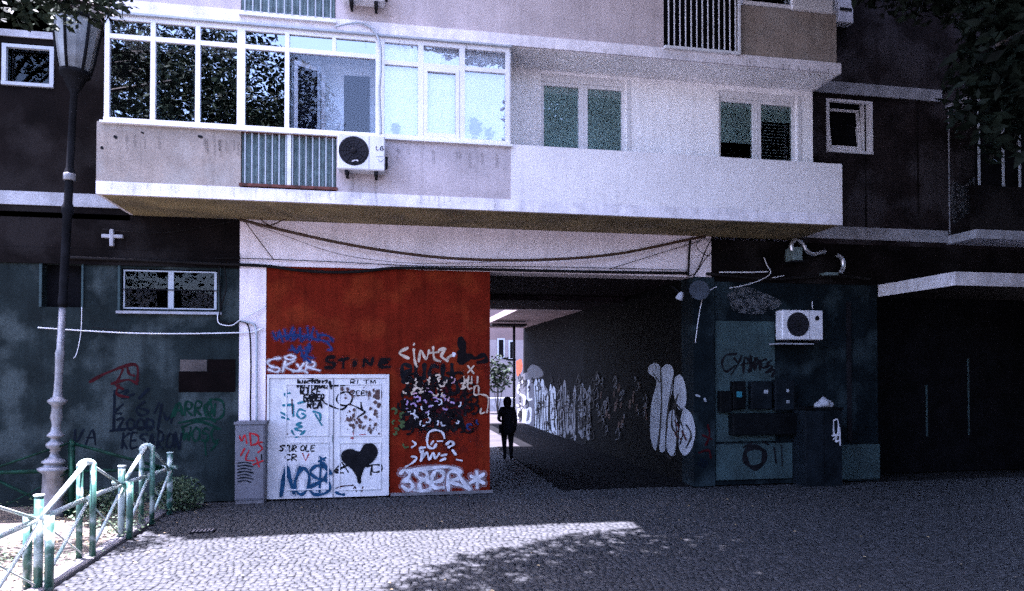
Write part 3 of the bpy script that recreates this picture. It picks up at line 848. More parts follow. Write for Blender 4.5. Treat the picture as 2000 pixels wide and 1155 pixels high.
# ================================================================ courtyard beyond the passage
fb = thing('courtyard_building', (8, 36, 0), 'pale pink building standing in the sunlit yard beyond the dark passage', 'building')
B(-2, 30, 34, 36, 4.4, 12).build('wall', M['far_pink'], fb)
B(-2, 30, 34, 36, 0, 4.4).build('wall', M['far_wall'], fb)
for (a, b, c, d) in ((974, 664, 983, 698), (996, 668, 1002, 700), (962, 548, 980, 580)):
    x0, x1, z0, z1 = rect(a, b, c, d, 34)
    f = B(x0-.1, x1+.1, 33.95, 34, z0-.1, z1+.1).build('window', M['pvc_grey'], fb)
    B(x0, x1, 33.93, 33.949, z0, z1).build('pane', M['interior_dark'], f)
gw = B(-2, 14, 26.0, 26.4, 0, .75).build('yard_wall', M['ledge']); tag(gw, 'low grey wall at the back of the sunlit yard beyond the passage', 'wall')
def bush(name, c, r, n, size, m, label, seed, cat='bush'):
    t = thing(name, (c[0], c[1], 0), label, cat)
    leafball('f', c, r, n, size, None, seed=seed).build('foliage', M[m], t)
    q = random.Random(seed); sm_ = MB()
    for i in range(5):
        sm_.tube([(c[0], c[1], 0), (c[0]+q.uniform(-.5, .5)*r[0], c[1]+q.uniform(-.5, .5)*r[1], c[2])], [.03, .01], 5)
    sm_.build('stem', M['bark'], t)
    return t
bp = on(972, 748, 1, 24)
bush('yard_shrub', (bp.x, 24, 2.1), (1.0, .8, 1.1), 500, .14, 'leaf', 'leafy green shrub in the bright yard at the end of the passage', 11)
# utility pole with a small tin roof at the yard corner
px_ = XY(1004, 12.5, 700)
t = thing('steel_post', (px_, 12.5, 0), 'dark steel post with a small tin roof at the far end of the passage', 'post')
MB().tube([(px_, 12.5, 0), (px_, 12.5, 4.0)], .05, 8).build('pole', M['black'], t)
B(px_-.85, px_+.45, 12.3, 13.2, 3.95, 4.02).build('tin_roof', M['dark_wall'], t)
B(px_-.25, px_+.05, 12.4, 12.44, 2.65, 2.72).build('bracket', M['black'], t)

# graffiti of the passage right wall (plane X = xrp)
def pp(strokes, wv, c, label=None, fill=False, start=0, nm='graffiti'):
    return paint(pw, strokes, wv, c, ax=0, v=xrp, side=-1, name=nm, label=label, fill=fill, start=start)
pp([[(1268, 715), (1280, 709), (1290, 720), (1292, 760), (1290, 800), (1286, 850), (1280, 880), (1270, 850), (1272, 790), (1282, 745), (1266, 728)],
    [(1292, 720), (1303, 711), (1315, 722), (1313, 762), (1304, 800), (1303, 850), (1298, 880), (1288, 878), (1290, 830), (1293, 770)],
    [(1318, 738), (1328, 732), (1338, 750), (1340, 788), (1326, 800), (1316, 770)],
    [(1316, 800), (1324, 830), (1322, 870), (1316, 892), (1304, 882), (1300, 850), (1306, 810)],
    [(1336, 795), (1352, 812), (1358, 846), (1350, 878), (1336, 890), (1326, 872), (1328, 830), (1332, 806)]], 3, M['ledge'], 'pale bubble letters outlined in black at the passage mouth', True)
pp([[(1290, 720), (1292, 790), (1286, 870)], [(1316, 735), (1306, 790), (1300, 880), (1314, 892), (1322, 860), (1318, 800), (1324, 770)],
    [(1330, 800), (1316, 790), (1312, 830), (1322, 850)], [(1322, 812), (1334, 838), (1328, 868)], [(1340, 830), (1350, 850), (1340, 875)], [(1276, 730), (1286, 745)]], 3, P['black'], start=.004)
pp([[(1318, 822), (1326, 838), (1318, 848), (1330, 858)], [(1332, 842), (1340, 860)]], 3, P['darkred'], start=.007)
rg = random.Random(5)
blobs, lines = [], []
for i in range(20):
    px = 1046 + i*5.6 + rg.uniform(-2, 2); top = rg.uniform(742, 800) if px > 1062 else 740; bot = rg.uniform(842, 862); hw = rg.uniform(2.2, 4.2)
    blobs.append([(px-hw, top+12), (px, top), (px+hw, top+12), (px+hw*.8, (top+bot)/2), (px+hw, bot-8), (px, bot), (px-hw, bot-10), (px-hw*.6, (top+bot)/2)])
    lines.append([(px-1, top+14), (px+rg.uniform(-2, 2), (top+bot)/2), (px+1, bot-12)])
pp(blobs[:8], 2, P['palegrey'], None, True)
pp(blobs[8:], 2, mat('faint_paint', (.085, .09, .10)), None, True)
pp(lines, 1.4, P['black'], start=.009)
tang = []
for i in range(46):
    x, y_ = rg.uniform(1045, 1175), rg.uniform(735, 858); k = rg.uniform(3, 9)
    tang.append([(x, y_), (x+k*.6, y_-k*1.5), (x+k, y_+k), (x-k*.3, y_+k*1.6)])
pp(tang, 1.3, P['black'], start=.02)
tang = []
for i in range(40):
    x, y_ = rg.uniform(1046, 1262), rg.uniform(740, 850); k = rg.uniform(2, 6)
    tang.append([(x, y_), (x+k*.8, y_-k*2), (x+k*1.2, y_+k), (x, y_+k*2)])
pp(tang, 1.2, mat('dim_white_paint', (.09, .09, .10)), start=.03)
pp([[(rg.uniform(1165, 1270), y0), (rg.uniform(1165, 1270), y0)] and (lambda x, y: [(x, y), (x+rg.uniform(-2, 2), y+rg.uniform(8, 18))])(rg.uniform(1172, 1268), rg.uniform(745, 835)) for y0 in range(22)], 3, mat('orange_paint', (.06, .022, .01)))
def pf(strokes, wv, c, label=None, fill=False, start=0):
    return paint(far, strokes, wv, c, ax=0, v=xrp, side=-1, name='graffiti', label=label, fill=fill, start=start)
# yard wall (beyond the ceiling) with big white letters
pf([[(1008, 742), (1040, 735), (1042, 880), (1008, 893)]], 2, mat('grey_backdrop', (.07, .07, .08)), None, True)
pf([[(1022, 745), (1013, 752), (1014, 768), (1024, 776), (1022, 790), (1011, 792)], [(1032, 744), (1031, 778), (1038, 780)], [(1013, 800), (1011, 826), (1021, 828), (1022, 800), (1013, 800)],
    [(1028, 800), (1026, 824), (1035, 822), (1036, 800), (1028, 800)], [(1014, 842), (1014, 872)], [(1026, 840), (1020, 856), (1030, 876)], [(1035, 838), (1033, 872)]], 5, P['white'], 'tall white letters on the wall past the passage')
tang = []
for i in range(26):
    x, y_ = rg.uniform(1011, 1040), rg.uniform(735, 880); k = rg.uniform(2, 5)
    tang.append([(x, y_), (x+k*.5, y_-k*2), (x+k, y_+k), (x, y_+k*2)])
pf(tang, 1.3, P['black'], start=.01)
pf([[(1008, 706), (1018, 702), (1020, 722), (1010, 735)]], 2, P['orange'], None, True)
pf([[(1030, 722), (1040, 712), (1056, 720), (1060, 735), (1034, 740)]], 2, mat('dim_grey_paint', (.05, .05, .055)), None, True, start=.003)

# ================================================================ white metal double door
door = B(dx0+.01, dx1-.01, -.02, .06, .01, dz1-.005).build('double_door', M['door_white'], bld)
door['label'] = 'white metal double door covered in tags'
dm = XY(651, 0, 850)
vdr = -.02
fr = MB()
fr.box(dx0+.015, dx1-.015, -.045, -.02, dz1-.07, dz1-.01)
fr.box(dx1-.06, dx1-.015, -.045, -.02, .02, dz1-.07)
fr.box(dx0+.015, dx0+.05, -.045, -.02, .02, dz1-.07)
fr.build('door_frame', M['door_white'], door)
for (a, b, c, d) in ((560, 752, 640, 850), (664, 752, 742, 850), (560, 866, 640, 955), (664, 866, 742, 955)):
    x0, x1, z0, z1 = rect(a, b, c, d, vdr)
    f = MB(); t = .014; m_ = .02
    f.box(x0-m_, x1+m_, vdr-t, vdr, z1, z1+m_); f.box(x0-m_, x1+m_, vdr-t, vdr, z0-m_, z0)
    f.box(x0-m_, x0, vdr-t, vdr, z0, z1); f.box(x1, x1+m_, vdr-t, vdr, z0, z1)
    f.build('door_panel_moulding', M['door_white'], door)
B(dm-.006, dm+.006, vdr-.012, vdr, .02, dz1-.07).build('door_gap', M['cabinet'], door)
B(dm-.02, dm-.006, vdr-.02, vdr, 1.0, 1.12).build('door_handle', M['steel_teal'], door)
def pd(strokes, wv, c, label=None, fill=False, start=0, curve=True, halo=None):
    return paint(door, strokes, wv, c, v=vdr-.001, label=label, fill=fill, start=start, curve=curve, halo=halo)
# peeled patch on the upper right panel
rg = random.Random(9)
chips = []
for i in range(240):
    u, v_ = rg.random(), rg.random()
    x = 662+u*80; yy_ = 756+v_*92
    core = max(math.exp(-((x-690)/14)**2-((yy_-822)/22)**2), math.exp(-((x-735)/7)**2-((yy_-800)/45)**2), .8*math.exp(-((x-682)/12)**2-((yy_-772)/12)**2), .7*math.exp(-((x-728)/14)**2-((yy_-768)/9)**2), .5*math.exp(-((x-712)/16)**2-((yy_-832)/16)**2))
    if rg.random() > core+.04: continue
    s = rg.uniform(1.2, 4.2)
    chips.append([(x+s*math.cos(a)*rg.uniform(.5, 1.2), yy_+s*math.sin(a)*rg.uniform(.6, 1.4)) for a in (0, 1.2, 2.4, 3.6, 5)])
pd(chips, 1, M['door_rust'], 'peeling brown patch', True)
pd([[(733, 762), (745, 762), (745, 779), (733, 779)]], 1, M['door_rust'], None, True, .002)
pd([[(549, 968), (553, 940), (561, 914)], [(561, 914), (567, 940), (574, 962)], [(574, 962), (577, 938), (586, 914)]], 7, P['navy'], 'big dark blue letters NOS', curve=False, halo='navy')
pd([[(590, 916), (578, 932), (577, 955), (588, 966), (600, 955), (604, 932), (596, 916), (586, 914)],
    [(636, 912), (618, 910), (606, 922), (618, 934), (636, 938), (645, 950), (636, 963), (614, 966), (604, 955)], [(627, 895), (624, 960)], [(604, 952), (630, 938), (642, 922)], [(630, 905), (646, 925)]], 6, P['navy'], halo='navy', start=.003)
pd([[(624, 892), (634, 900)], [(622, 902), (636, 894)], [(625, 910), (640, 918)]], 3, P['navy'], start=.004)
pd([[(553, 792), (568, 791)], [(572, 790), (573, 813)], [(596, 803), (585, 800), (580, 810), (588, 818), (597, 812), (590, 808)], [(549, 806), (560, 812)], [(550, 815), (564, 819)],
    [(560, 775), (556, 770), (566, 768)], [(582, 788), (596, 784)], [(612, 804), (624, 808), (626, 820)], [(616, 810), (628, 830)]], 4, P['teal'])
pd([[(588, 826), (578, 830), (590, 834), (576, 838), (588, 842)], [(570, 842), (576, 852), (584, 852), (595, 842)]], 4, P['teal'], start=.003)
for (s_, x, y_, w_, h_, wd) in (('AUSTRUZA', 580, 743, 68, 14, 3.2), ('RIKE', 586, 758, 42, 12, 3), ('GAMER', 592, 771, 42, 12, 3.4), ('REA', 600, 784, 30, 13, 3.2)):
    pd(word(s_, x, y_, w_, h_, .02, .1, .08), wd, P['black'], start=.006)
pd([[(582, 742), (582, 756)], [(646, 754), (672, 753)], [(633, 787), (650, 795), (668, 800), (680, 790)], [(600, 738), (612, 740)]], 3, P['black'])
pd([[(672, 766), (660, 772), (658, 784), (668, 792), (682, 790), (688, 778), (682, 767), (672, 766)], [(684, 790), (698, 796), (711, 804)], [(705, 787), (707, 800), (713, 805), (700, 814)]], 3, P['black'])
pd(word('RLTM', 684, 742, 52, 9, .02), 2, P['greyblue']); pd(word('ZEEN', 686, 764, 38, 9, -.02), 2, P['greyblue'])
pd(word('STUR', 546, 870, 34, 11, .02, .15) + word('OLE', 586, 870, 30, 11, .02, .1), 2.6, P['black'])
pd(word('CR', 556, 888, 26, 11, .0, .1), 2.4, P['black']); pd([[(591, 886), (597, 900), (603, 887)]], 2.6, P['red'], curve=False)
pd([[(700, 938), (688, 918), (668, 900), (668, 884), (684, 877), (702, 882), (712, 868), (730, 868), (738, 884), (728, 902), (712, 914), (706, 930)]], 2, P['black'], 'large black heart', True, .004)
pd([[(700, 925), (702, 942)]], 8, P['black'])
pd([[(700, 938), (688, 918), (668, 900), (668, 884), (684, 877), (702, 882), (712, 868), (730, 868), (738, 884), (728, 902), (712, 914), (700, 938)]], 4, MIST['black'], start=.001)
pd([[(680, 908), (654, 921)], [(664, 908), (653, 921), (670, 924)], [(668, 904), (680, 922)], [(716, 912), (730, 908), (745, 910), (744, 920), (728, 922), (726, 908), (724, 928)]], 3.4, P['black'])
pd([[(690, 958), (693, 950), (696, 960)], [(706, 960), (709, 951)], [(656, 954), (668, 950), (690, 948)]], 2.2, P['darkred'])
pd([[(656, 962), (666, 966), (672, 966)]], 4.5, P['navy'])
pd([[(685, 856), (690, 856)], [(702, 850), (714, 849)], [(690, 845), (689, 858)]], 2, P['red'])
pd([[(560, 848), (562, 848)], [(570, 780), (571, 808)]], 2, P['darkred'])

# ================================================================ graffiti on the red wall
vr = .012
def pr(strokes, wv, c, label=None, fill=False, start=0, curve=True, halo=None):
    return paint(red, strokes, wv, c, v=vr, label=label, fill=fill, start=start, curve=curve, halo=halo)
rg = random.Random(21)
# blue scribble
pr([[(533, 650), (540, 665), (546, 648), (552, 668)], [(556, 645), (560, 664), (568, 650), (572, 640)], [(575, 648), (572, 664), (584, 656)], [(586, 642), (588, 668), (598, 654)],
    [(600, 640), (604, 665)], [(612, 642), (608, 660), (622, 664), (618, 648)], [(622, 655), (640, 656), (650, 666)], [(640, 670), (648, 682), (640, 684)], [(538, 660), (580, 655), (640, 668)],
    [(570, 676), (580, 690), (586, 676), (590, 695)], [(596, 680), (606, 676), (600, 694), (612, 700)], [(566, 684), (604, 686)], [(590, 696), (606, 708)], [(604, 672), (594, 704)]], 4, P['blue'], 'faded blue scribble', halo='blue')
# SKYR
pr([[(548, 700), (532, 702), (522, 708), (530, 716), (546, 720), (540, 727), (524, 722)], [(557, 706), (552, 726)], [(574, 706), (557, 716), (575, 725)], [(580, 712), (586, 718), (594, 710)], [(588, 718), (582, 726)],
    [(600, 708), (596, 726)], [(598, 708), (614, 708), (612, 716), (600, 717), (624, 724)], [(556, 698), (566, 694), (578, 698), (568, 703), (557, 700)], [(572, 726), (590, 724), (600, 728)]], 3.6, P['white'], 'white tag SKYR with a halo', halo='white')
# STONE
pr([[(652, 698), (640, 698), (640, 706), (652, 710), (650, 718), (636, 718)], [(662, 704), (680, 700)], [(671, 702), (670, 718)], [(692, 706), (696, 712), (690, 714), (692, 706)], [(710, 716), (712, 702), (724, 714), (728, 700)],
    [(760, 702), (744, 704), (742, 716), (760, 717)], [(742, 710), (756, 708)]], 5.5, P['dark'], 'dark tag STONE', halo='dark')
# Sinte
pr([[(796, 680), (780, 690), (798, 700)], [(808, 682), (810, 705), (814, 716)], [(808, 674), (809, 672)], [(818, 706), (822, 684), (832, 702), (838, 684)], [(846, 678), (848, 700), (860, 706)], [(838, 690), (856, 688)],
    [(858, 684), (870, 681), (862, 696), (876, 706), (866, 700)], [(874, 700), (882, 694)]], 4.5, P['cream'], 'cream lettering Sinte')
pr([[(884, 688), (890, 690), (888, 697), (882, 696)]], 3, P['white'], None, True)
# black blob tags
pr([[(900, 664), (906, 690), (912, 700), (902, 706), (898, 690)]], 14, P['dark']); pr([[(915, 694), (928, 700), (945, 694), (950, 704), (934, 708)]], 9, P['dark'])
mist = []
for i in range(70):
    x, y_ = rg.gauss(855, 36), rg.gauss(800, 42)
    if not (780 < x < 948 and 715 < y_ < 905): continue
    a = rg.uniform(0, 6); r_ = rg.uniform(8, 22)
    mist.append([(x+r_*math.cos(a+t), y_+r_*.9*math.sin(a+t)) for t in (0, .8, 1.6, 2.4)])
pr(mist, 13, MIST['dark'], 'smoky dark overspray', start=-.002)
blk = word('RUCU', 784, 714, 105, 26, .0, 0, .06) + word('TREGOT', 786, 745, 135, 26, 0, 0, .08) + word('SEROCH', 784, 782, 130, 28, 0, 0, .08) + word('WAZOKA', 786, 815, 125, 24, 0, 0, .08)
pr(blk, 8, P['black'], 'dense pile of black letters')
sc = []
for i in range(64):
    x, y_ = rg.uniform(784, 925), rg.uniform(735, 850)
    a = rg.uniform(0, 6); r_ = rg.uniform(5, 13)
    sc.append([(x+r_*math.cos(a+t), y_+r_*.9*math.sin(a+t)) for t in (0, .9, 1.8, 2.7, 3.4)])
pr(sc, 4.5, P['dark'], start=.012)
for cname, n, (xa, xb, ya, yb2), wd in (('cream', 20, (790, 880, 735, 772), 3), ('violet', 16, (790, 885, 768, 812), 3), ('white', 14, (796, 895, 785, 830), 2.6), ('darkred', 12, (850, 945, 750, 820), 5), ('olive', 9, (768, 800, 800, 870), 4), ('pink', 8, (800, 890, 740, 790), 3), ('blue', 3, (906, 945, 815, 838), 3)):
    s = []
    for i in range(n):
        x, y_ = rg.uniform(xa, xb), rg.uniform(ya, yb2); a = rg.uniform(0, 6); r_ = rg.uniform(2.5, 6)
        k = rg.choice((3, 4, 5))
        s.append([(x+r_*math.cos(a+t*.8), y_+r_*math.sin(a+t*.8)) for t in range(k)])
    pr(s, wd, P[cname], start=.02+.0005*n)
pr(word('JX', 896, 715, 34, 14, 0) + word('WII', 906, 736, 34, 12, 0) + word('3C', 900, 748, 24, 12, 0) + [[(926, 756), (934, 754), (934, 770), (926, 770), (927, 756)], [(934, 770), (953, 776), (951, 806)], [(940, 798), (938, 808), (946, 806)]], 3, P['cream'], start=.03)
# white crown tag and lower tag
pr([[(834, 858), (838, 845), (850, 840), (864, 845), (868, 856)], [(834, 858), (836, 872), (846, 876), (852, 868)], [(855, 862), (864, 862)], [(872, 868), (880, 862), (886, 868), (876, 874)], [(846, 862), (842, 868)],
    [(806, 862), (812, 868), (804, 874)], [(804, 892), (814, 894), (806, 904), (792, 912)], [(826, 880), (822, 900)], [(824, 898), (834, 884), (838, 898), (846, 884), (850, 896), (858, 886)], [(862, 890), (872, 888)],
    [(884, 880), (890, 888)], [(892, 898), (902, 900)], [(860, 900), (870, 896)], [(822, 884), (820, 876), (830, 874)]], 4, P['white'], 'white crown and squiggles', start=.035)
pr([[(782, 925), (790, 918), (800, 924), (797, 934), (786, 940), (800, 940), (806, 950), (798, 958), (786, 950)],
    [(822, 936), (812, 926), (820, 918), (832, 922), (834, 934), (820, 944), (822, 958), (838, 957), (840, 944), (826, 936)],
    [(846, 942), (862, 938), (866, 924), (852, 920), (844, 934), (848, 952), (866, 952)], [(876, 958), (876, 925), (892, 922), (896, 934), (878, 940), (898, 948), (918, 956)],
    [(893, 918), (902, 938), (918, 955)], [(931, 922), (932, 952)], [(920, 930), (945, 944)], [(945, 926), (918, 944)], [(810, 958), (830, 962)], [(800, 920), (870, 912), (900, 922)]], 6.5, P['white'], 'thick white bubble tag along the foot', start=.04, halo='white')

# graffiti on the left wall
vl = .03
def pl(strokes, wv, c, label=None, start=0):
    return paint(left_wall, strokes, wv, c, v=vl, label=label, start=start)
pl([[(176, 746), (210, 728), (264, 712), (268, 745)], [(240, 722), (232, 740), (226, 752), (240, 760)], [(248, 716), (252, 730), (262, 734)], [(218, 750), (250, 742), (268, 750)], [(232, 752), (228, 770), (250, 776)]], 5, P['darkred'], 'dark red arrow like scrawl')
pl([[(224, 764), (222, 838)], [(222, 772), (250, 762), (238, 778), (262, 770)], [(240, 790), (224, 806), (236, 808)], [(282, 785), (266, 800), (276, 812), (290, 804), (268, 796)], [(290, 760), (272, 778)], [(302, 806), (310, 788)]], 5, P['greyblue'])
pl(word('ZOOD', 228, 818, 76, 22, .0, .0, .05) + [[(316, 790), (308, 840)], [(320, 808), (326, 820), (336, 808), (334, 826)], [(215, 842), (260, 836), (300, 834)]], 4.5, P['greyblue'], 'dark blue tag')
pl(word('ARRO', 340, 786, 76, 26, .0, .1, .06) + [[(410, 780), (434, 784), (436, 810), (418, 820), (404, 800), (412, 782)], [(420, 790), (418, 812)], [(335, 815), (345, 790)], [(350, 826), (400, 818), (420, 824)]], 4.5, P['green'], 'green outlined tag')
pl(word('WOSC', 356, 836, 74, 26, .0, .05, .07) + [[(355, 835), (390, 824), (430, 838)], [(400, 860), (402, 888)], [(425, 865), (412, 880)]], 4.2, P['green'])
pl(word('KESARON', 236, 846, 120, 30, .0, .1, .1), 4, P['greyblue'])
pl(word('VA', 140, 838, 50, 30, .0, .2, .1), 4, P['greyblue'])
# graffiti on the right walls
def pw_(strokes, wv, c, v=0.0, label=None, start=.0):
    return paint(right_wall, strokes, wv, c, v=v, label=label, start=start)
pw_([[(1438, 692), (1418, 694), (1410, 710), (1418, 726), (1436, 714)], [(1434, 700), (1442, 708), (1448, 696)], [(1446, 704), (1428, 732)], [(1452, 728), (1454, 698), (1464, 708), (1448, 712)], [(1466, 696), (1466, 724)], [(1474, 700), (1474, 722), (1482, 704), (1484, 722)],
     [(1478, 700), (1462, 726)], [(1496, 702), (1486, 706), (1488, 718), (1500, 716)], [(1506, 704), (1498, 712), (1508, 716), (1502, 722)], [(1496, 728), (1512, 722), (1508, 736)]], 4.5, P['black'], v=0, label='black looping tag on the teal panel', start=.002)
pw_([[(1474, 872), (1456, 882), (1458, 904), (1474, 914), (1490, 904), (1492, 882), (1474, 872)]], 9, P['black'], v=-.02, label='thick black ring', start=.002)
pw_([[(1470, 864), (1452, 874)], [(1500, 868), (1490, 862)], [(1526, 870), (1528, 910)], [(1512, 875), (1516, 905)]], 3, P['black'], v=-.02, start=.006)
pw_([[(1555, 908), (1560, 915), (1568, 930), (1566, 936), (1558, 930)], [(1550, 905), (1556, 912)]], 6, P['palegrey'], v=-.02)
pil2 = [o for o in bpy.data.objects if o.name == 'pilaster'][0]
paint(pil2, [[(1360, 772), (1366, 774)], [(1376, 779), (1378, 784)]], 4, P['palegrey'], v=-.06)
paint(pil2, [[(1382, 830), (1386, 850), (1378, 870)], [(1372, 850), (1390, 858)], [(1366, 884), (1384, 880), (1388, 894)]], 4, P['darkred'], v=-.06, start=.003)
paint(pil2, [[(1364, 905), (1376, 912)], [(1370, 898), (1380, 905)]], 6, P['greyblue'], v=-.06, start=.005)

# ================================================================ OBJECTS ON THE WALLS
def ac_unit(q, Y, label, kind):
    x0, x1, z0, z1 = q; yd = .30
    t = thing('air_conditioner', ((x0+x1)/2, Y, z0), label, 'air conditioner', 'air conditioner outdoor units on the facade')
    B(x0, x1, Y-yd, Y-.05, z0, z1).build('casing', M['ac_white'], t, bevel=.018)
    cx = x0+(x1-x0)*(.34 if kind == 1 else .38); cz = (z0+z1)/2+.01; r = (z1-z0)*.41; yf = Y-yd
    MB().lathe((cx, yf+.004, cz), [(r*1.0, 0), (r*1.0, .008), (r*.95, .010), (r*.95, .0105)], 28, (0, -1, 0)).build('fan_opening', M['ac_grille'], t)
    g = MB()
    for k in range(1, 6):
        rr = r*.95*k/5.5
        g.tube([(cx+rr*math.cos(a), yf-.012, cz+rr*math.sin(a)) for a in [2*math.pi*i/22 for i in range(22)]], .0035, 4, closed=True)
    for i in range(12):
        a = i*math.pi/6
        g.tube([(cx+.02*math.cos(a), yf-.014, cz+.02*math.sin(a)), (cx+r*.96*math.cos(a), yf-.014, cz+r*.96*math.sin(a))], .0035, 4)
    g.lathe((cx, yf-.01, cz), [(.05, 0), (.045, .012), (.01, .014)], 14, (0, -1, 0))
    g.build('fan_grille', M['black'], t)
    # join line, feet, bracket
    jx = x0+(x1-x0)*.66
    B(jx-.003, jx+.003, yf-.002, yf+.01, z0+.02, z1-.02).build('panel_seam', M['cabinet'], t)
    for fx in (x0+.12, x1-.16):
        B(fx, fx+.04, Y-yd-.03, Y, z0-.07, z0-.035).build('bracket', M['black'], t)
        B(fx-.01, fx+.05, Y-yd+.03, Y-.06, z0-.035, z0).build('foot', M['black'], t)
    B(x1, x1+.045, Y-.22, Y-.10, z0+.08, z0+.26).build('valve_cover', M['black'], t, bevel=.01)
    return t, cx, cz, yf
qa = rect(659, 262, 752, 332, YB-.3)
ta, acx, acz, ayf = ac_unit(qa, YB, 'white unit hung on the parapet under the glazed balcony, lettered LG', 1)
def txt(parent, strokes, wpx, m, v, name='lettering'):
    return paint(parent, strokes, wpx, m, v=v, name=name)
txt(ta, [[(735, 286), (735, 293), (739, 293)]], 1.6, P['darkred'], ayf-.001)
txt(ta, [[(748, 287), (744, 287), (743, 293), (748, 293), (748, 290), (746, 290)]], 1.6, P['greyblue'], ayf-.001)
txt(ta, [[(735, 306), (748, 306)], [(738, 312), (744, 316), (749, 311)]], 1.4, P['palegrey'], ayf-.001)
txt(ta, [[(688, 315), (694, 313), (699, 314)]], 2.0, P['white'], ayf-.02)
qb = rect(1528, 606, 1608, 664, -.3)
tb, bcx, bcz, byf = ac_unit(qb, -.0, 'white unit on the dark wall beside the entrance canopy, oval black badge', 2)
c_ = on(1596, 622, 1, byf-.001)
MB().lathe((c_.x, byf+.002, c_.z), [(.05, 0), (.05, .006)], 18, (0, -1, 0)).build('badge', M['black'], tb)
bpy.data.objects[tb.children[-1].name].scale = (1, 1, 1)
B(qb[0]-.12, qb[1]-.25, -.36, -.02, qb[2]-.095, qb[2]-.07).build('drip_tray', M['ledge'], tb)
# AC above the frame edge, its bottom shows
qc = rect(668, -60, 752, -2, YB-.3)
ac_unit((qc[0], qc[1], qc[2], qc[3]), YB, 'unit at the very top edge, only its dark underside in view', 1)
# grey unit at top right of the frame
q = rect(1640, -30, 1670, 42, -.25)
t = thing('wall_box', ((q[0]+q[1])/2, 0, q[2]), 'narrow pale box on the dark wall at the top edge of the photo', 'utility box')
B(q[0], q[1], -.2, 0, q[2], q[3]).build('casing', M['ac_white'], t, bevel=.015)
B(q[0]+.04, q[1]-.04, -.212, -.2, q[2]+.25, q[2]+.3).build('vent', M['black'], t)

# --- stains and drips on the facade
rq = random.Random(77)
dr_ = []
for px in [rq.uniform(195, 1000) for _ in range(26)] + [655, 640, 560, 500, 905, 1303, 1420, 1480]:
    t_ = (px-187)/1458; y0 = 357+t_*60; ln = rq.uniform(6, 20)
    dr_.append([(px, y0), (px+rq.uniform(-1, 1), y0+ln*.5), (px+rq.uniform(-1.5, 1.5), y0+ln)])
paint(bld, dr_, 3, MIST['dark'], v=YB-.001, name='drip_stains')
dr_ = [[(px, 262+(px-200)*.055), (px+1, 262+(px-200)*.055+rq.uniform(8, 34))] for px in [rq.uniform(195, 465) for _ in range(14)]]
dr_ += [[(px, 290+(px-760)*.05), (px+1, 290+(px-760)*.05+rq.uniform(6, 30))] for px in [rq.uniform(765, 990) for _ in range(9)]]
dr_ += [[(735, 345), (733, 370), (736, 398)], [(690, 345), (688, 372)]]
paint(bld, dr_, 5, MIST['dark'], v=YB+.009, name='drip_stains')
paint(bld, [[(224, 267), (227, 269)], [(198, 288), (200, 290)], [(277, 259), (279, 260)], [(388, 266), (394, 268)]], 5, P['black'], v=YB+.008, name='holes')
dr_ = [[(px, 118+(px-1460)*.12), (px+1, 118+(px-1460)*.12+rq.uniform(5, 12))] for px in [rq.uniform(1450, 1625) for _ in range(12)]]
dr_ += [[(px, 78+(px-700)*.04), (px+1, 78+(px-700)*.04+rq.uniform(5, 14))] for px in [rq.uniform(670, 1290) for _ in range(22)]]
paint(bld, dr_, 3, MIST['dark'], v=YB-.001, name='drip_stains')

# --- cables
def cable(pix, Y, r, m, label, cat='cable', name='cable', group=None, k=6):
    pts = smooth(pix, k)
    o = MB().tube([on(x, y_, 1, Y) for x, y_ in pts], r, 6).build(name, m)
    tag(o, label, cat, group)
    return o
cable([(468, 429), (540, 447), (660, 474), (780, 494), (900, 506), (1050, 508), (1200, 497), (1345, 468), (1378, 462)], -.22, .028, M['cable_brown'], 'thick brown cable sagging across the whole pale beam')
cable([(473, 430), (560, 462), (660, 496), (780, 513), (900, 514), (1020, 508)], -.10, .005, M['cable_brown'], 'thin faint wire below the thick cable at the left of the beam')
cable([(478, 432), (500, 462), (535, 508)], -.10, .010, M['cable_brown'], 'short cable slanting down from the top left corner of the beam')
cable([(470, 430), (320, 455), (200, 448)], -.06, .008, M['cable'], 'dark cable running left from the top of the pale pillar')
cable([(505, 424), (518, 436), (530, 440), (548, 432), (565, 426)], -.16, .012, M['cable_brown'], 'tangled loop of cable under the balcony near the pillar top')
cable([(420, 505), (480, 505), (660, 512), (820, 520), (1000, 521), (1150, 523), (1345, 528)], -.06, .008, M['cable'], 'thin dark wire just above the black cable bundle')
cable([(130, 503), (300, 510), (430, 516), (520, 520), (580, 528), (650, 532), (710, 530), (770, 524), (860, 525), (960, 527), (1150, 531), (1345, 534)], -.055, .030, M['cable'], 'thick black cable bundle along the foot of the beam', name='cable_bundle')
cable([(1190, 526), (1260, 504), (1345, 478), (1370, 470)], -.12, .008, M['cable_brown'], 'thin cable rising to the right end of the beam')
cable([(1348, 468), (1346, 500), (1344, 540)], -.10, .022, M['cable'], 'vertical black cable at the right end of the beam')
cable([(1392, 462), (1378, 490), (1366, 520), (1352, 545)], -.16, .012, M['cable'], 'outer slanting cable at the right end of the beam')
cable([(1392, 490), (1376, 508), (1360, 532), (1345, 540)], -.14, .010, M['cable'], 'inner slanting cable at the right end of the beam')
cable([(1385, 470), (1372, 466), (1360, 480), (1372, 495), (1386, 500)], -.12, .008, M['cable'], 'looped cable on the right end of the beam')
cable([(74, 640), (160, 646), (260, 651), (360, 652), (470, 650), (497, 648), (515, 640)], -.05, .012, M['cable_white'], 'white cable running level across the teal wall')
cable([(180, 640), (260, 648), (360, 654), (430, 660), (452, 652), (466, 640)], -.03, .006, M['cable'], 'dark wire drooping beside the white cable')
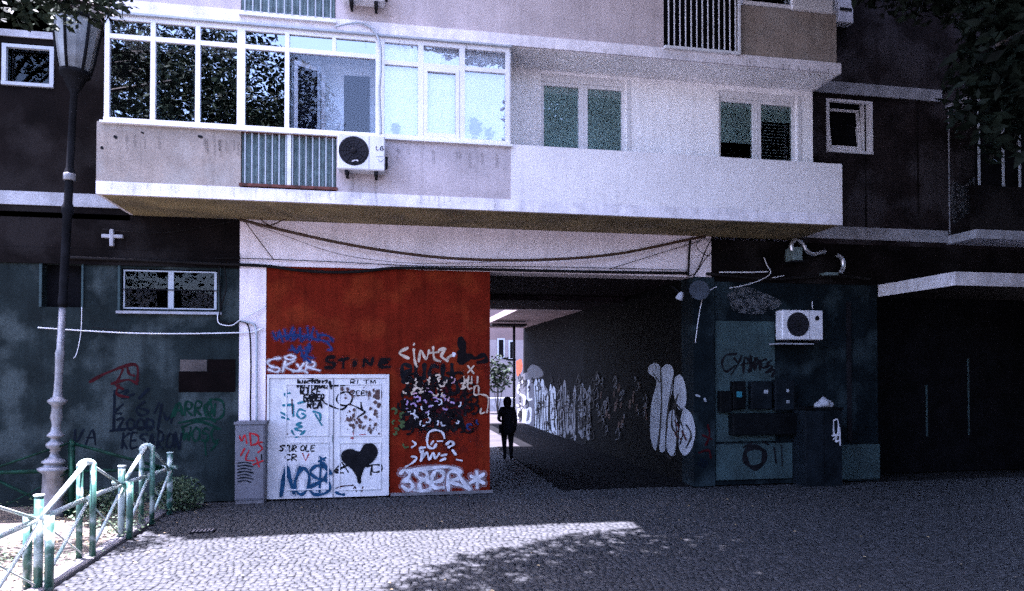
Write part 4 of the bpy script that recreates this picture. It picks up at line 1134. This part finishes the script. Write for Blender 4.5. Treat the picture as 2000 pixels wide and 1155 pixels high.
cable([(428, 520), (430, 600), (428, 625), (445, 632), (470, 628), (486, 640), (490, 700), (489, 800), (490, 824)], -.05, .014, M['cable'], 'black cable dropping down the pale pillar into the cabinet')
cable([(425, 615), (428, 632), (452, 636), (470, 625), (520, 598)], -.07, .009, M['cable_white'], 'pale cable crossing to the edge of the red wall')
cable([(438, 520), (442, 560), (432, 600), (428, 618)], -.04, .010, M['cable'], 'dark cable beside the left window frame')
cable([(160, 600), (158, 650), (150, 690), (144, 700)], -.02, .006, M['cable_white'], 'short loose white wire left of the lower window')
pc = MB().tube([on(x, y_, 1, -.045) for x, y_ in smooth([(470, 628), (492, 632), (500, 645), (501, 700), (501, 824)], 6)], .018, 8).build('conduit', M['pvc_grey'])
tag(pc, 'grey conduit running down the pale pillar', 'pipe')
hs = MB().tube([on(x, y_, 1, YB-.05) for x, y_ in smooth([(655, 52), (680, 47), (705, 46), (728, 58), (742, 85), (744, 130), (741, 180), (743, 225), (744, 262)], 6)], .017, 8).build('refrigerant_hose', M['pvc_grey'])
tag(hs, 'grey hose hanging over the glazed balcony down to the air conditioner', 'hose')
cable([(1405, 532), (1460, 532), (1500, 531)], -.08, .014, M['cable_white'], 'straight pale pipe on the dark wall right of the beam')
cable([(1492, 503), (1498, 518), (1505, 533), (1490, 545), (1460, 556), (1425, 563)], -.10, .008, M['cable_white'], 'pale cable curling down beside the straight pipe')
cable([(1508, 543), (1520, 541), (1532, 538)], -.10, .008, M['cable_white'], 'short pale stub of cable below the foil duct')
cable([(1400, 560), (1385, 568), (1373, 580), (1364, 625), (1358, 670)], -.20, .007, M['cable_white'], 'thin pale wire hanging over the satellite dish')
cable([(1586, 588), (1587, 604)], -.1, .008, M['cable_white'], 'short pale pipe above the air conditioner by the canopy')
cable([(1380, 535), (1500, 545), (1620, 540), (1700, 545)], -.05, .035, M['cable'], 'thick dark pipe along the wall under the foil duct', 'pipe', 'wall_pipe')

# foil duct
def foil(pix, Y, r, label):
    pts = [on(x, y_, 1, Y) for x, y_ in smooth(pix, 12)]
    rr = [r*(1.14 if i % 2 else .86) for i in range(len(pts))]
    o = MB().tube(pts, rr, 12).build('foil_duct', M['foil']); tag(o, label, 'duct')
    return o
foil([(1547, 490), (1546, 476), (1556, 469), (1568, 478), (1575, 490), (1588, 497), (1602, 494), (1612, 491)], -.25, .042, 'crinkled foil duct bending over the small teal box')
foil([(1634, 499), (1644, 506), (1647, 520), (1641, 534)], -.25, .045, 'short curved foil duct at the right end')
q = rect(1544, 484, 1562, 510, -.2)
t = thing('vent_box', ((q[0]+q[1])/2, 0, q[2]), 'small teal vent box under the foil duct bend', 'vent')
B(q[0], q[1], -.3, -.0, q[2], q[3]).build('casing', M['steel_teal'], t, bevel=.01)
B(q[0]-.02, q[1]+.02, -.31, 0, q[2]-.03, q[2]-.001).build('base', M['black'], t)
q = rect(1612, 533, 1634, 538, -.2)
o = B(q[0], q[1], -.26, 0, q[2], q[3]).build('duct_bracket', M['steel_teal']); tag(o, 'teal metal bracket holding the right foil duct', 'bracket')
# satellite dish and floodlight by the pilaster
c_ = on(1366, 567, 1, -.35)
t = thing('satellite_dish', (c_.x, 0, c_.z), 'dark round dish at the top of the teal pilaster', 'satellite dish')
MB().lathe(c_, [(.20, 0), (.19, -.0), (.15, -.03), (.08, -.05), (.02, -.055)], 24, (-.2, -1, .15)).build('dish', mat('dish_grey', (.03, .038, .05), var=.2), t)
MB().tube([c_, (c_.x, 0, c_.z-.05)], .015, 6).build('arm', M['black'], t)
c_ = on(1328, 580, 1, -.3)
t = thing('floodlight', (c_.x, 0, c_.z), 'small pale lamp hanging at the top right of the passage mouth', 'lamp')
MB().lathe(c_, [(.03, .10), (.05, .06), (.075, -.04), (.07, -.06)], 12, (.35, -.3, 1)).build('shade', M['ledge'], t)
MB().tube([(c_.x, c_.y, c_.z+.08), (c_.x+.03, 0.2, c_.z+.28)], .012, 6).build('arm', M['black'], t)

# grey electrical cabinet
q0, q1 = XY(459, -.35, 880), XY(517, -.35, 880)
zt = ZY(488, 824, -.35)
t = thing('electrical_cabinet', ((q0+q1)/2, -.2, 0), 'tall grey metal cabinet with red scrawl at the foot of the pale pillar', 'cabinet')
bd = B(q0, q1, -.35, -.003, .06, zt-.05).build('body', M['cabinet'], t, bevel=.006)
B(q0-.02, q1+.02, -.37, -.002, zt-.05, zt).build('lid', M['cabinet'], t, bevel=.006)
B(q0+.01, q1-.01, -.34, -.01, 0, .06).build('plinth', M['kerb'], t)
dr = B(q0+.02, q1-.02, -.362, -.3501, .09, zt-.08).build('door', M['cabinet'], t, bevel=.003)
B(q1-.06, q1-.04, -.375, -.362, .75, .85).build('handle', M['black'], t)
vq = -.363
paint(dr, [[(468, 852), (472, 862), (478, 850), (482, 866)], [(488, 846), (490, 868)], [(488, 846), (504, 852), (502, 866), (490, 870)], [(512, 864), (504, 866), (512, 876), (504, 884)], [(478, 876), (470, 890)], [(486, 880), (480, 898), (496, 900)], [(500, 894), (506, 912)], [(494, 908), (514, 900)]], 3, P['red'], v=vq, label='red spray letters')
paint(dr, [[(464, 905+6*i), (478, 903+6*i), (490+4*(i % 2), 906+6*i)] for i in range(7)], 2.2, P['greyblue'], v=vq, start=.004)

# cross-shaped bracket lamp on the dark band
t = thing('wall_cross', (XY(218, 0, 462), 0, ZY(218, 462, 0)), 'small pale cross fixed on the dark wall above the barred window', 'cross')
x0, x1, z0, z1 = rect(198, 458, 240, 465, -.05)
B(x0, x1, -.06, -.0, z0, z1).build('cross_arm', M['ledge'], t, bevel=.008)
x0, x1, z0, z1 = rect(214, 448, 222, 481, -.05)
B(x0, x1, -.068, -.0, z0, z1).build('cross_post', M['ledge'], t, bevel=.008)

# meter boxes on the right wall
def wbox(px0, py0, px1, py1, m, label, mark=None, d=.14, name='meter_box', cat='meter box', grp='meter boxes on the teal wall'):
    x0, x1, z0, z1 = rect(px0, py0, px1, py1, -d)
    t = thing(name, ((x0+x1)/2, 0, z0), label, cat, grp)
    B(x0, x1, -d, 0, z0, z1).build('casing', m, t, bevel=.008)
    B(x0+.02, x1-.02, -d-.008, -d, z0+.02, z1-.02).build('door', m, t, bevel=.003)
    if mark:
        a0, a1, c0, c1 = rect(*mark[:4], -d-.01)
        B(a0, a1, -d-.012, -d-.0081, c0, c1).build('sticker', P[mark[4]], t)
    return t
DK = mat('dark_box_paint', (.004, .005, .006), rough=.5, var=.3, speck=.2)
DK2 = mat('slate_box_paint', (.007, .010, .013), rough=.5, var=.3, speck=.2)
wbox(1407, 764, 1430, 806, DK, 'small dark meter box at the left end of the row, no sticker')
wbox(1432, 745, 1457, 800, DK, 'dark meter box with a square turquoise sticker', (1439, 765, 1449, 776, 'teal'))
wbox(1468, 745, 1508, 800, DK2, 'wide slate meter box with a single pale sticker', (1492, 762, 1500, 769, 'palegrey'))
wbox(1514, 742, 1552, 802, DK2, 'slate meter box with two pale stickers one above the other', (1536, 760, 1541, 766, 'palegrey'))
wbox(1432, 808, 1560, 850, DK, 'long low dark cabinet under the row of meter boxes', None, .2, 'wall_cabinet', 'cabinet', None)
x0, x1, z0, z1 = rect(1536, 782, 1542, 788, -.15)
B(x0, x1, -.152, -.1481, z0, z1).build('sticker', P['palegrey'], bpy.data.objects['meter_box.003'])
# ground cabinet with white tag and bag on it
x0, x1 = XY(1574, -.5, 880), XY(1645, -.5, 880); zt = ZY(1610, 796, -.5)
t = thing('ground_cabinet', ((x0+x1)/2, -.25, 0), 'dark standing cabinet with a narrow white tag near the entrance', 'cabinet')
B(x0, x1, -.5, -.03, 0, zt-.05).build('body', DK2, t, bevel=.008)
B(x0-.03, x1+.03, -.53, -.02, zt-.05, zt).build('lid', DK, t, bevel=.01)
B((x0+x1)/2-.005, (x0+x1)/2+.005, -.506, -.5, .1, zt-.1).build('door_gap', DK, t)
paint(t, [[(1628, 822), (1636, 820), (1637, 845), (1629, 848), (1628, 822)], [(1626, 851), (1640, 850)], [(1628, 858), (1634, 854), (1632, 862), (1640, 860)], [(1640, 836), (1641, 870)]], 3, P['white'], v=-.506, label='narrow white tag')
bg_ = on(1610, 796, 1, -.3)
mb = MB()
for (cx, cz, r_) in ((0, .09, .13), (-.12, .07, .09), (.11, .08, .10), (-.01, .19, .07)):
    mb.lathe((bg_.x+cx, -.28, zt+cz-.09+.001), [(r_*.8, .0), (r_, r_*.4), (r_*.85, r_*.9), (r_*.4, r_*1.3), (.01, r_*1.45)], 10)
o = mb.build('plastic_bag', M['ledge']); tag(o, 'crumpled pale plastic bag lying on the dark standing cabinet', 'bag')

# ================================================================ LAMP POST
lx, ly = on(100, 1012, 2, 0).x, on(100, 1012, 2, 0).y
t = thing('street_lamp', (lx, ly, 0), 'ornate street lamp with a big frosted lantern standing in the planted bed', 'street lamp')
def zl_(py): return on(120, py, 1, ly).z
def rr_(wpx): return wpx/2*(on(121, 800, 1, ly).x-on(120, 800, 1, ly).x)
prof = [(50, 1018), (50, 1000), (42, 990), (40, 925), (60, 918), (62, 914), (40, 910), (36, 906), (48, 903), (46, 900), (22, 893), (16, 884), (26, 876), (36, 870), (34, 866), (20, 861), (16, 856), (33, 852), (32, 849), (20, 843), (16, 830), (24, 815), (20, 800), (22, 792), (38, 785), (36, 782), (20, 776), (17, 770), (15, 740), (17, 700), (19, 690), (15, 684), (13, 600)]
MB().lathe((lx, ly, 0), [(rr_(a), max(zl_(b), 0)) for a, b in prof], 20).build('base_column', M['cast_bright'], t)
z6 = zl_(600); z15 = zl_(150)
MB().lathe((lx, ly, 0), [(rr_(a), zl_(b)) for a, b in ((16, 600), (20, 590), (17, 580), (18, 420), (24, 414), (24, 404), (17, 396), (16, 345), (22, 340), (20, 334), (15, 326), (14, 180), (30, 168), (46, 150), (60, 146), (62, 138))], 16).build('post', M['cast_iron'], t)
MB().lathe((lx, ly, 0), [(rr_(a), zl_(b)) for a, b in ((22, 352), (24, 350), (24, 340), (22, 338))], 16).build('collar', M['cast_bright'], t)
zb0, zt0 = zl_(140), zl_(38)
r0_, r1_ = rr_(56), rr_(92)
for i in range(6):
    a0_, a1_ = math.pi/3*i+.35, math.pi/3*(i+1)+.35
    m_ = MB()
    for k in range(4):
        u0, u1 = k/4, (k+1)/4
        ring = lambda u, a: Vector((lx+(r0_+(r1_-r0_)*u**.8)*math.cos(a), ly+(r0_+(r1_-r0_)*u**.8)*math.sin(a), zb0+(zt0-zb0)*u))
        am = (a0_+a1_)/2
        m_.face([ring(u0, a0_), ring(u0, am), ring(u1, am), ring(u1, a0_)]); m_.face([ring(u0, am), ring(u0, a1_), ring(u1, a1_), ring(u1, am)])
    m_.build('glass_panel', M['lantern_glass'], t)
    f = [(lx+(r0_+(r1_-r0_)*u**.8+.004)*math.cos(a0_), ly+(r0_+(r1_-r0_)*u**.8+.004)*math.sin(a0_), zb0+(zt0-zb0)*u) for u in (0, .25, .5, .75, 1)]
    MB().tube(f, .022, 6).build('lantern_rib', M['cast_iron'], t)
MB().lathe((lx, ly, 0), [(rr_(a), zl_(b)) for a, b in ((96, 42), (98, 34), (84, 24), (60, 6), (40, -12), (20, -24), (10, -40), (3, -55))], 18).build('lantern_cap', M['cast_iron'], t)

t.rotation_euler = (0, R(2.2), 0)

# ================================================================ RAILING
XF = -3.78
fence = thing('railing_fence', (XF, -4, 0), 'green and white pedestrian railing with peaked panels along the kerb', 'railing')
def tubeobj(p0, p1, r, name, m, par, n=12):
    p0, p1 = Vector(p0), Vector(p1)
    return MB().tube([p0, p1], r, n).build(name, M[m], par)
def ball(c, r, m): return MB().lathe(c, [(r*.3, -r*.9), (r*.8, -r*.55), (r, 0), (r*.8, r*.55), (r*.3, r*.9)], 12)
def fence_run(par, pts, lowZ=.96, peakZ=1.19, start_low=True, m1='fence_green', m2='fence_white'):
    nodes = []
    for i, c in enumerate(pts):
        c = Vector(c); low = (i % 2 == 0) == start_low
        u = (Vector(pts[min(i+1, len(pts)-1)])-Vector(pts[max(i-1, 0)])).normalized(); s = Vector((u.y, -u.x, 0))
        nodes.append((c, low, u, s))
        if low:
            for k, (du, ds, h) in enumerate(((0, 0, lowZ), (-.05, .125, lowZ-.20), (.05, -.125, lowZ-.20))[:3 if i == 2 else 2 if i == 4 else 1]):
                b = c+u*du+s*ds
                tubeobj(b, b+Vector((0, 0, h)), .043, 'post', m1, par)
            MB().lathe(c, [(.050, lowZ), (.054, lowZ+.012), (.046, lowZ+.02)], 14).build('post_cap', M[m2], par)
            tubeobj(c-u*.05+s*.13+Vector((0, 0, lowZ-.22)), c+u*.05-s*.13+Vector((0, 0, lowZ-.22)), .03, 'collar', m1, par)
        else:
            for du in (-.06, .06):
                b = c+s*du+u*du*.6
                tubeobj(b, b+Vector((0, 0, peakZ-.05)), .036, 'post', m1, par)
            MB().tube([c+(s*.8+u*.5)*(.085*math.cos(a))+Vector((0, 0, peakZ-.09+.07*math.sin(a))) for a in [math.pi*i/8 for i in range(9)]], .034, 8).build('post_arch', M[m2], par)
    for (a, la, u, s), (b, lb, u2, s2) in zip(nodes, nodes[1:]):
        za = (lowZ-.22 if la else peakZ-.05); zb = (lowZ-.22 if lb else peakZ-.05)
        d = (b-a).normalized(); A = a+d*.06; Bq = b-d*.06
        thick, thin = (.030, .017)
        tubeobj(A+Vector((0, 0, za)), Bq+Vector((0, 0, zb)), thick if zb > za else thin, 'top_rail', m2, par, 8)
        tubeobj(A+Vector((0, 0, .72)), Bq+Vector((0, 0, .72)), .030, 'middle_rail', m2, par, 8)
        tubeobj(A+Vector((0, 0, .68)), Bq+Vector((0, 0, .06)), .009, 'brace', m2, par, 6)
        tubeobj(A+s*.03+Vector((0, 0, .06)), Bq+s*.03+Vector((0, 0, .68)), .022, 'brace', m2, par, 6)
XF = -3.51
fence_run(fence, [(-3.55, -7.25, .01), (-3.53, -6.1, .01), (-3.52, -4.88, .01), (-3.53, -3.68, .01), (-3.50, -2.62, .01), (-3.43, -1.82, .01), (-3.33, -1.06, .01)])
fence2 = thing('railing_fence', (-6, -1.06, 0), 'shaded dark green railing running back behind the lamp post', 'railing')
M['fence_shaded'] = mat('shaded_green_fence_paint', (.004, .022, .014), rough=.5, var=.3, scale=8)  # darker copy of the green paint, the railing's shade put into colour
fence_run(fence2, [(-4.75, -1.06, .01), (-6.0, -1.06, .01), (-7.3, -1.06, .01)], start_low=False, m1='fence_shaded', m2='fence_shaded')
for za, zb in ((.74, 1.14), (.72, .72)):
    tubeobj((-3.43, -1.06, za), (-4.7, -1.06, zb), .024, 'top_rail', 'fence_shaded', fence2, 8)

# ================================================================ PLANTS
rg = random.Random(31)
mb = MB()
for i in range(2600):   # leaf litter and weeds on the bed
    x = -3.63 - abs(rg.gauss(0, 1.3)); y_ = rg.uniform(-8.5, -.15)
    if noise.noise(Vector((x*1.3, y_*1.3, 4))) < -.05: continue
    a = rg.uniform(0, 6.3); s = rg.uniform(.015, .045); z = .016+rg.uniform(0, .03)
    mb.face([(x+s*math.cos(a), y_+s*math.sin(a), z), (x-s*.4*math.sin(a), y_+s*.4*math.cos(a), z+rg.uniform(0, .02)), (x-s*math.cos(a), y_-s*math.sin(a), z+rg.uniform(0, .02)), (x+s*.4*math.sin(a), y_-s*.4*math.cos(a), z)])
tag(mb.build('leaf_litter', M['leaf_dry'], garden), kind='stuff')
mb = MB()
for cl in range(70):   # ivy patches creeping over the bed and the kerb
    cx = -3.7-abs(rg.gauss(0, .9)); cy = rg.uniform(-7.5, -.2)
    if cl < 10: cx, cy = rg.uniform(-3.65, -3.40), rg.choice((-3.4, -2.6, -1.9, -1.1))+rg.uniform(-.2, .2)
    for i in range(44):
        x, y_ = cx+rg.gauss(0, .13), cy+rg.gauss(0, .16)
        if x > -3.2: continue
        z = .09+abs(rg.gauss(0, .05)) if x > -3.6 else .04+abs(rg.gauss(0, .07)); s = rg.uniform(.012, .03); a = rg.uniform(0, 6.3); tl = rg.uniform(-.6, .6)
        u = Vector((math.cos(a), math.sin(a), tl))*s; v_ = Vector((-math.sin(a), math.cos(a), rg.uniform(-.4, .4)))*s*.7; c_ = Vector((x, y_, z))
        mb.face([c_-u, c_+v_, c_+u, c_-v_])
tag(mb.build('ivy_cover', M['ivy'], garden), kind='stuff')
q = on(338, 985, 2, 0)
bush('dark_shrub', (-3.3, -.62, .24), (.42, .34, .32), 1500, .035, 'ivy', 'low dark shrub at the corner of the railing by the teal wall', 12)
bush('weed_clump', (-4.6, -.75, .2), (.9, .3, .22), 1200, .035, 'ivy', 'clump of weeds under the shaded railing behind the lamp', 14, 'weeds')

dc = on(397, 1038, 2, 0)
t = thing('drain_cover', (dc.x, dc.y, 0), 'small dark iron drain cover set in the sunlit cobbles near the railing', 'drain cover')
B(dc.x-.16, dc.x+.16, dc.y-.1, dc.y+.1, -.02, .012).build('frame', M['cast_iron'], t)
for i in range(6):
    B(dc.x-.14+i*.05, dc.x-.115+i*.05, dc.y-.08, dc.y+.08, .0121, .018).build('bar', M['kerb'], t)
mb = MB()
for i in range(160):
    x, y_ = rg.uniform(-3.3, 8), rg.uniform(-7, -.2)
    if i < 70: x = -3.3+abs(rg.gauss(0, .5))
    a = rg.uniform(0, 6.3); s_ = rg.uniform(.012, .03)
    mb.face([(x+s_*math.cos(a), y_+s_*math.sin(a), .012), (x-s_*.5*math.sin(a), y_+s_*.5*math.cos(a), .022), (x-s_*math.cos(a), y_-s_*math.sin(a), .014), (x+s_*.5*math.sin(a), y_-s_*.5*math.cos(a), .012)])
tag(mb.build('fallen_leaves', M['leaf_dry'], pav), kind='stuff')

def tree(name, base, blobs, trunk_top, label, seed, leaf=.13, r0=.22, dens=(.55, -.12), lm='leaf'):
    t = thing(name, base, label, 'tree')
    q = random.Random(seed); mb = MB(); b = Vector(base); tp = Vector(trunk_top)
    mb.tube([b, b.lerp(tp, .35)+Vector((.1, -.1, 0)), b.lerp(tp, .7), tp], [r0*1.25, r0, r0*.8, r0*.5], 10)
    for (c, r, n) in blobs:
        c = Vector(c)
        for k in range(5):
            e = c + Vector((q.uniform(-.7, .7)*r[0], q.uniform(-.7, .7)*r[1], q.uniform(-.5, .6)*r[2]))
            s = b.lerp(tp, q.uniform(.75, 1))
            mb.tube([s, s.lerp(e, .5)+Vector((0, 0, .3)), e], [r0*.4, r0*.2, .02], 6)
    mb.build('trunk', M['bark'], t)
    cr = MB()
    for i, (c, r, n) in enumerate(blobs):
        m_ = leafball('f', c, r, n, leaf, None, seed=seed*10+i, dens=dens)
        k = len(cr.v); cr.v += m_.v; cr.f += [tuple(k+j for j in f) for f in m_.f]; cr.sm += m_.sm
    cr.build('crown', M[lm], t)
    return t
# tree whose shade covers the right foreground; its boughs reach in at the top right
tree('plane_tree', (10.2, -9.2, 0), [((3.9, -5.1, 10.9), (5.1, 2.9, 1.5), 32000), ((9.4, -6.3, 9.4), (4.2, 4.8, 2.0), 30000), ((7.2, -8.8, 9.6), (4.0, 3.0, 1.6), 18000),
      ((10.4, -3.2, 10.9), (3.8, 2.2, 1.6), 16000), ((7.1, -3.0, 11.4), (3.6, 1.45, 1.0), 12000), ((11, -8.5, 8), (3, 4.5, 4), 20000), ((8.5, -12.2, 9.3), (5, 3, 1.8), 14000), ((4.6, -11.8, 14.8), (5.0, 3.6, 1.9), 22000), ((7.75, -5.4, 5.9), (.75, .6, 1.0), 1100), ((8.5, -5.2, 7.3), (1.1, 1.0, .7), 1300)], (9.2, -7.6, 7.2),
      'leafy tree whose dark boughs hang in at the upper right', 3, leaf=.11, dens=None, lm='leaf_dark')
# tree at the left, leaves above the lantern
b1_, b2_ = on(70, 2, 1, -2.4), on(185, 4, 1, -2.4)
tree('maple_tree', (-11, -6.5, 0), [((-8.9, -4.2, 11.2), (3.0, 3.2, 2.2), 9000), ((-6.7, -3.2, 9.4), (1.5, 1.6, .8), 1600), (tuple(b1_), (.9, .7, .30), 420), (tuple(b2_), (.6, .6, .24), 260)], (-10, -5.6, 8),
      'tree with sunlit leaves over the lantern at the upper left', 4, leaf=.075, dens=(1.5, -.3))
# tree across the square, mirrored in the balcony glass
tree('linden_tree', (-8, -24, 0), [((-8.5, -21, 13), (5.0, 4.5, 6), 34000), ((-4.6, -22, 10.5), (3.2, 4, 6.0), 24000), ((-13, -22, 9), (5, 4, 6), 9000), ((-4, -24, 5), (6, 2, 3), 6000)], (-8, -23, 9),
      'tree behind the viewer, seen mirrored in the left balcony panes', 5, leaf=.12, dens=(.5, -.3))
tree('sky_blocker_tree', (12, -19, 0), [((11, -18, 7.5), (6, 4.5, 5.5), 22000), ((14, -14.5, 6), (4, 3.5, 5), 10000)], (11.5, -18.5, 6), 'dense unseen tree added behind the viewer to block sky light from the right', 8, leaf=.16, dens=None)  # unseen tree added to block sky light from behind right
opp = thing('opposite_building', (0, -50, 0), 'grey block across the square behind the viewer, mirrored low in the windows', 'building')
B(-60, 60, -56, -50, 0, 9).build('wall', M['ledge'], opp)
for i in range(24):
    for k in range(4):
        B(-58+i*4.9, -56.2+i*4.9, -50, -49.95, 1.5+k*3, 3.1+k*3).build('window', M['interior_dark'], opp)

# unseen block added outside the frame to keep sky light off the right
blocker = thing('sky_blocker_building', (20, -8, 0), 'dark unseen block added on the right to shut out sky light, beyond the frame', 'building')
B(14.6, 24, -22, -2.2, 0, 17).build('wall', M['dark_wall'], blocker)
for i in range(5):
    for k in range(4):
        f = B(14.56, 14.6, -20+i*3.6, -18.6+i*3.6, 1.2+k*3.4, 2.7+k*3.4).build('window', M['pvc_grey'], blocker)

# ================================================================ PERSON
def person(loc, h, label, yaw=0.0):
    t = thing('person', loc, label, 'person')
    J = {'pel': (0, 0, .53), 'wst': (0, .005, .62), 'ch': (0, .01, .74), 'nk': (0, .005, .835), 'hd0': (0, -.005, .865), 'hd1': (0, -.01, .93), 'hd2': (0, -.005, .985),
         'shl': (-.10, .01, .80), 'ell': (-.135, .02, .64), 'wrl': (-.125, -.05, .50), 'hal': (-.12, -.065, .455),
         'shr': (.10, .01, .80), 'elr': (.14, .0, .645), 'wrr': (.10, -.085, .60), 'har': (.07, -.11, .62),
         'hpl': (-.052, 0, .50), 'knl': (-.055, -.02, .28), 'anl': (-.06, .02, .05), 'tol': (-.062, -.07, .015),
         'hpr': (.052, 0, .50), 'knr': (.05, -.045, .285), 'anr': (.04, .07, .07), 'tor': (.042, -.0, .015)}
    Rr = {'pel': .095, 'wst': .08, 'ch': .092, 'nk': .034, 'hd0': .042, 'hd1': .060, 'hd2': .035, 'shl': .042, 'ell': .03, 'wrl': .019, 'hal': .02, 'shr': .042, 'elr': .03, 'wrr': .019, 'har': .02,
          'hpl': .068, 'knl': .042, 'anl': .026, 'tol': .022, 'hpr': .068, 'knr': .042, 'anr': .026, 'tor': .022}
    E = [('pel', 'wst'), ('wst', 'ch'), ('ch', 'nk'), ('nk', 'hd0'), ('hd0', 'hd1'), ('hd1', 'hd2'), ('ch', 'shl'), ('shl', 'ell'), ('ell', 'wrl'), ('wrl', 'hal'), ('ch', 'shr'), ('shr', 'elr'), ('elr', 'wrr'), ('wrr', 'har'),
         ('pel', 'hpl'), ('hpl', 'knl'), ('knl', 'anl'), ('anl', 'tol'), ('pel', 'hpr'), ('hpr', 'knr'), ('knr', 'anr'), ('anr', 'tor')]
    def skin(names, edges, pos, rad, nm, m, root, lvl=2):
        me = bpy.data.meshes.new(nm); idx = {n: i for i, n in enumerate(names)}
        me.from_pydata([tuple(c*h for c in pos[n]) for n in names], [(idx[a], idx[b]) for a, b in edges], [])
        o = bpy.data.objects.new(nm, me); COL.objects.link(o)
        sk = o.modifiers.new('s', 'SKIN'); sk.use_smooth_shade = True
        for i, n in enumerate(names):
            r = rad[n]*h; me.skin_vertices[0].data[i].radius = (r, r*.8 if n in ('pel', 'wst', 'ch') else r)
            me.skin_vertices[0].data[i].use_root = (n == root)
        su = o.modifiers.new('u', 'SUBSURF'); su.levels = su.render_levels = lvl
        me.materials.append(m); o.parent = t
        return o
    names = list(J)
    skin(names, E, J, Rr, 'body', M['cloth_black'], 'pel')
    # fingers
    for sgn, hk, d in ((-1, 'hal', (0, -.02, -1)), (1, 'har', (-.5, -.7, .3))):
        base = Vector(J[hk]); d = Vector(d).normalized(); side = d.cross(Vector((1, .2, .1))).normalized()
        for i in range(5):
            o_ = side*((i-2)*.006); L = (.036, .045, .05, .046, .034)[i]
            if i == 0: dd = (d*.6+side*-.8).normalized()
            else: dd = d
            P_ = [base+o_, base+o_+dd*L*.5, base+o_+dd*L*.85+Vector((0, -.012, 0))]
            MB().tube([p*h for p in P_], [.0062*h, .0055*h, .0045*h], 6).build('finger', M['skin'], None).parent = t
    # face and hair, coat, bag, boots
    hc = Vector((0, -.01, .93))*h
    fc = MB().lathe(hc+Vector((0, -.035*h, -.01*h)), [(.012*h, -.045*h), (.036*h, -.02*h), (.04*h, .01*h), (.03*h, .035*h)], 12).build('face', M['skin'], None); fc.parent = t
    nm_ = MB().tube([hc+Vector((0, -.072*h, .008*h)), hc+Vector((0, -.085*h, -.012*h))], [.004*h, .008*h], 6); n_ = nm_.build('nose', M['skin'], None); n_.parent = t
    hr = MB().lathe(hc+Vector((0, .012*h, -.09*h)), [(.045*h, -.02*h), (.062*h, .03*h), (.068*h, .09*h), (.06*h, .13*h), (.03*h, .155*h), (.003, .16*h)], 16).build('hair', M['hair'], None); hr.parent = t
    ct = MB().lathe((0, 0, 0), [(.105*h, .40*h), (.10*h, .50*h), (.092*h, .60*h), (.098*h, .72*h), (.10*h, .80*h), (.05*h, .845*h)], 20).build('coat', M['cloth_black'], None); ct.parent = t
    bgm = MB().box(.09*h, .135*h, -.02*h, .09*h, .43*h, .56*h).build('shoulder_bag', M['cloth_black'], None, bevel=.01); bgm.parent = t
    t.rotation_euler = (0, 0, yaw)
    return t
pl_ = on(991, 899, 2, 0)
person((pl_.x, pl_.y, 0), 1.62, 'person in dark clothes walking through the passage, a silhouette against the bright yard', R(170))
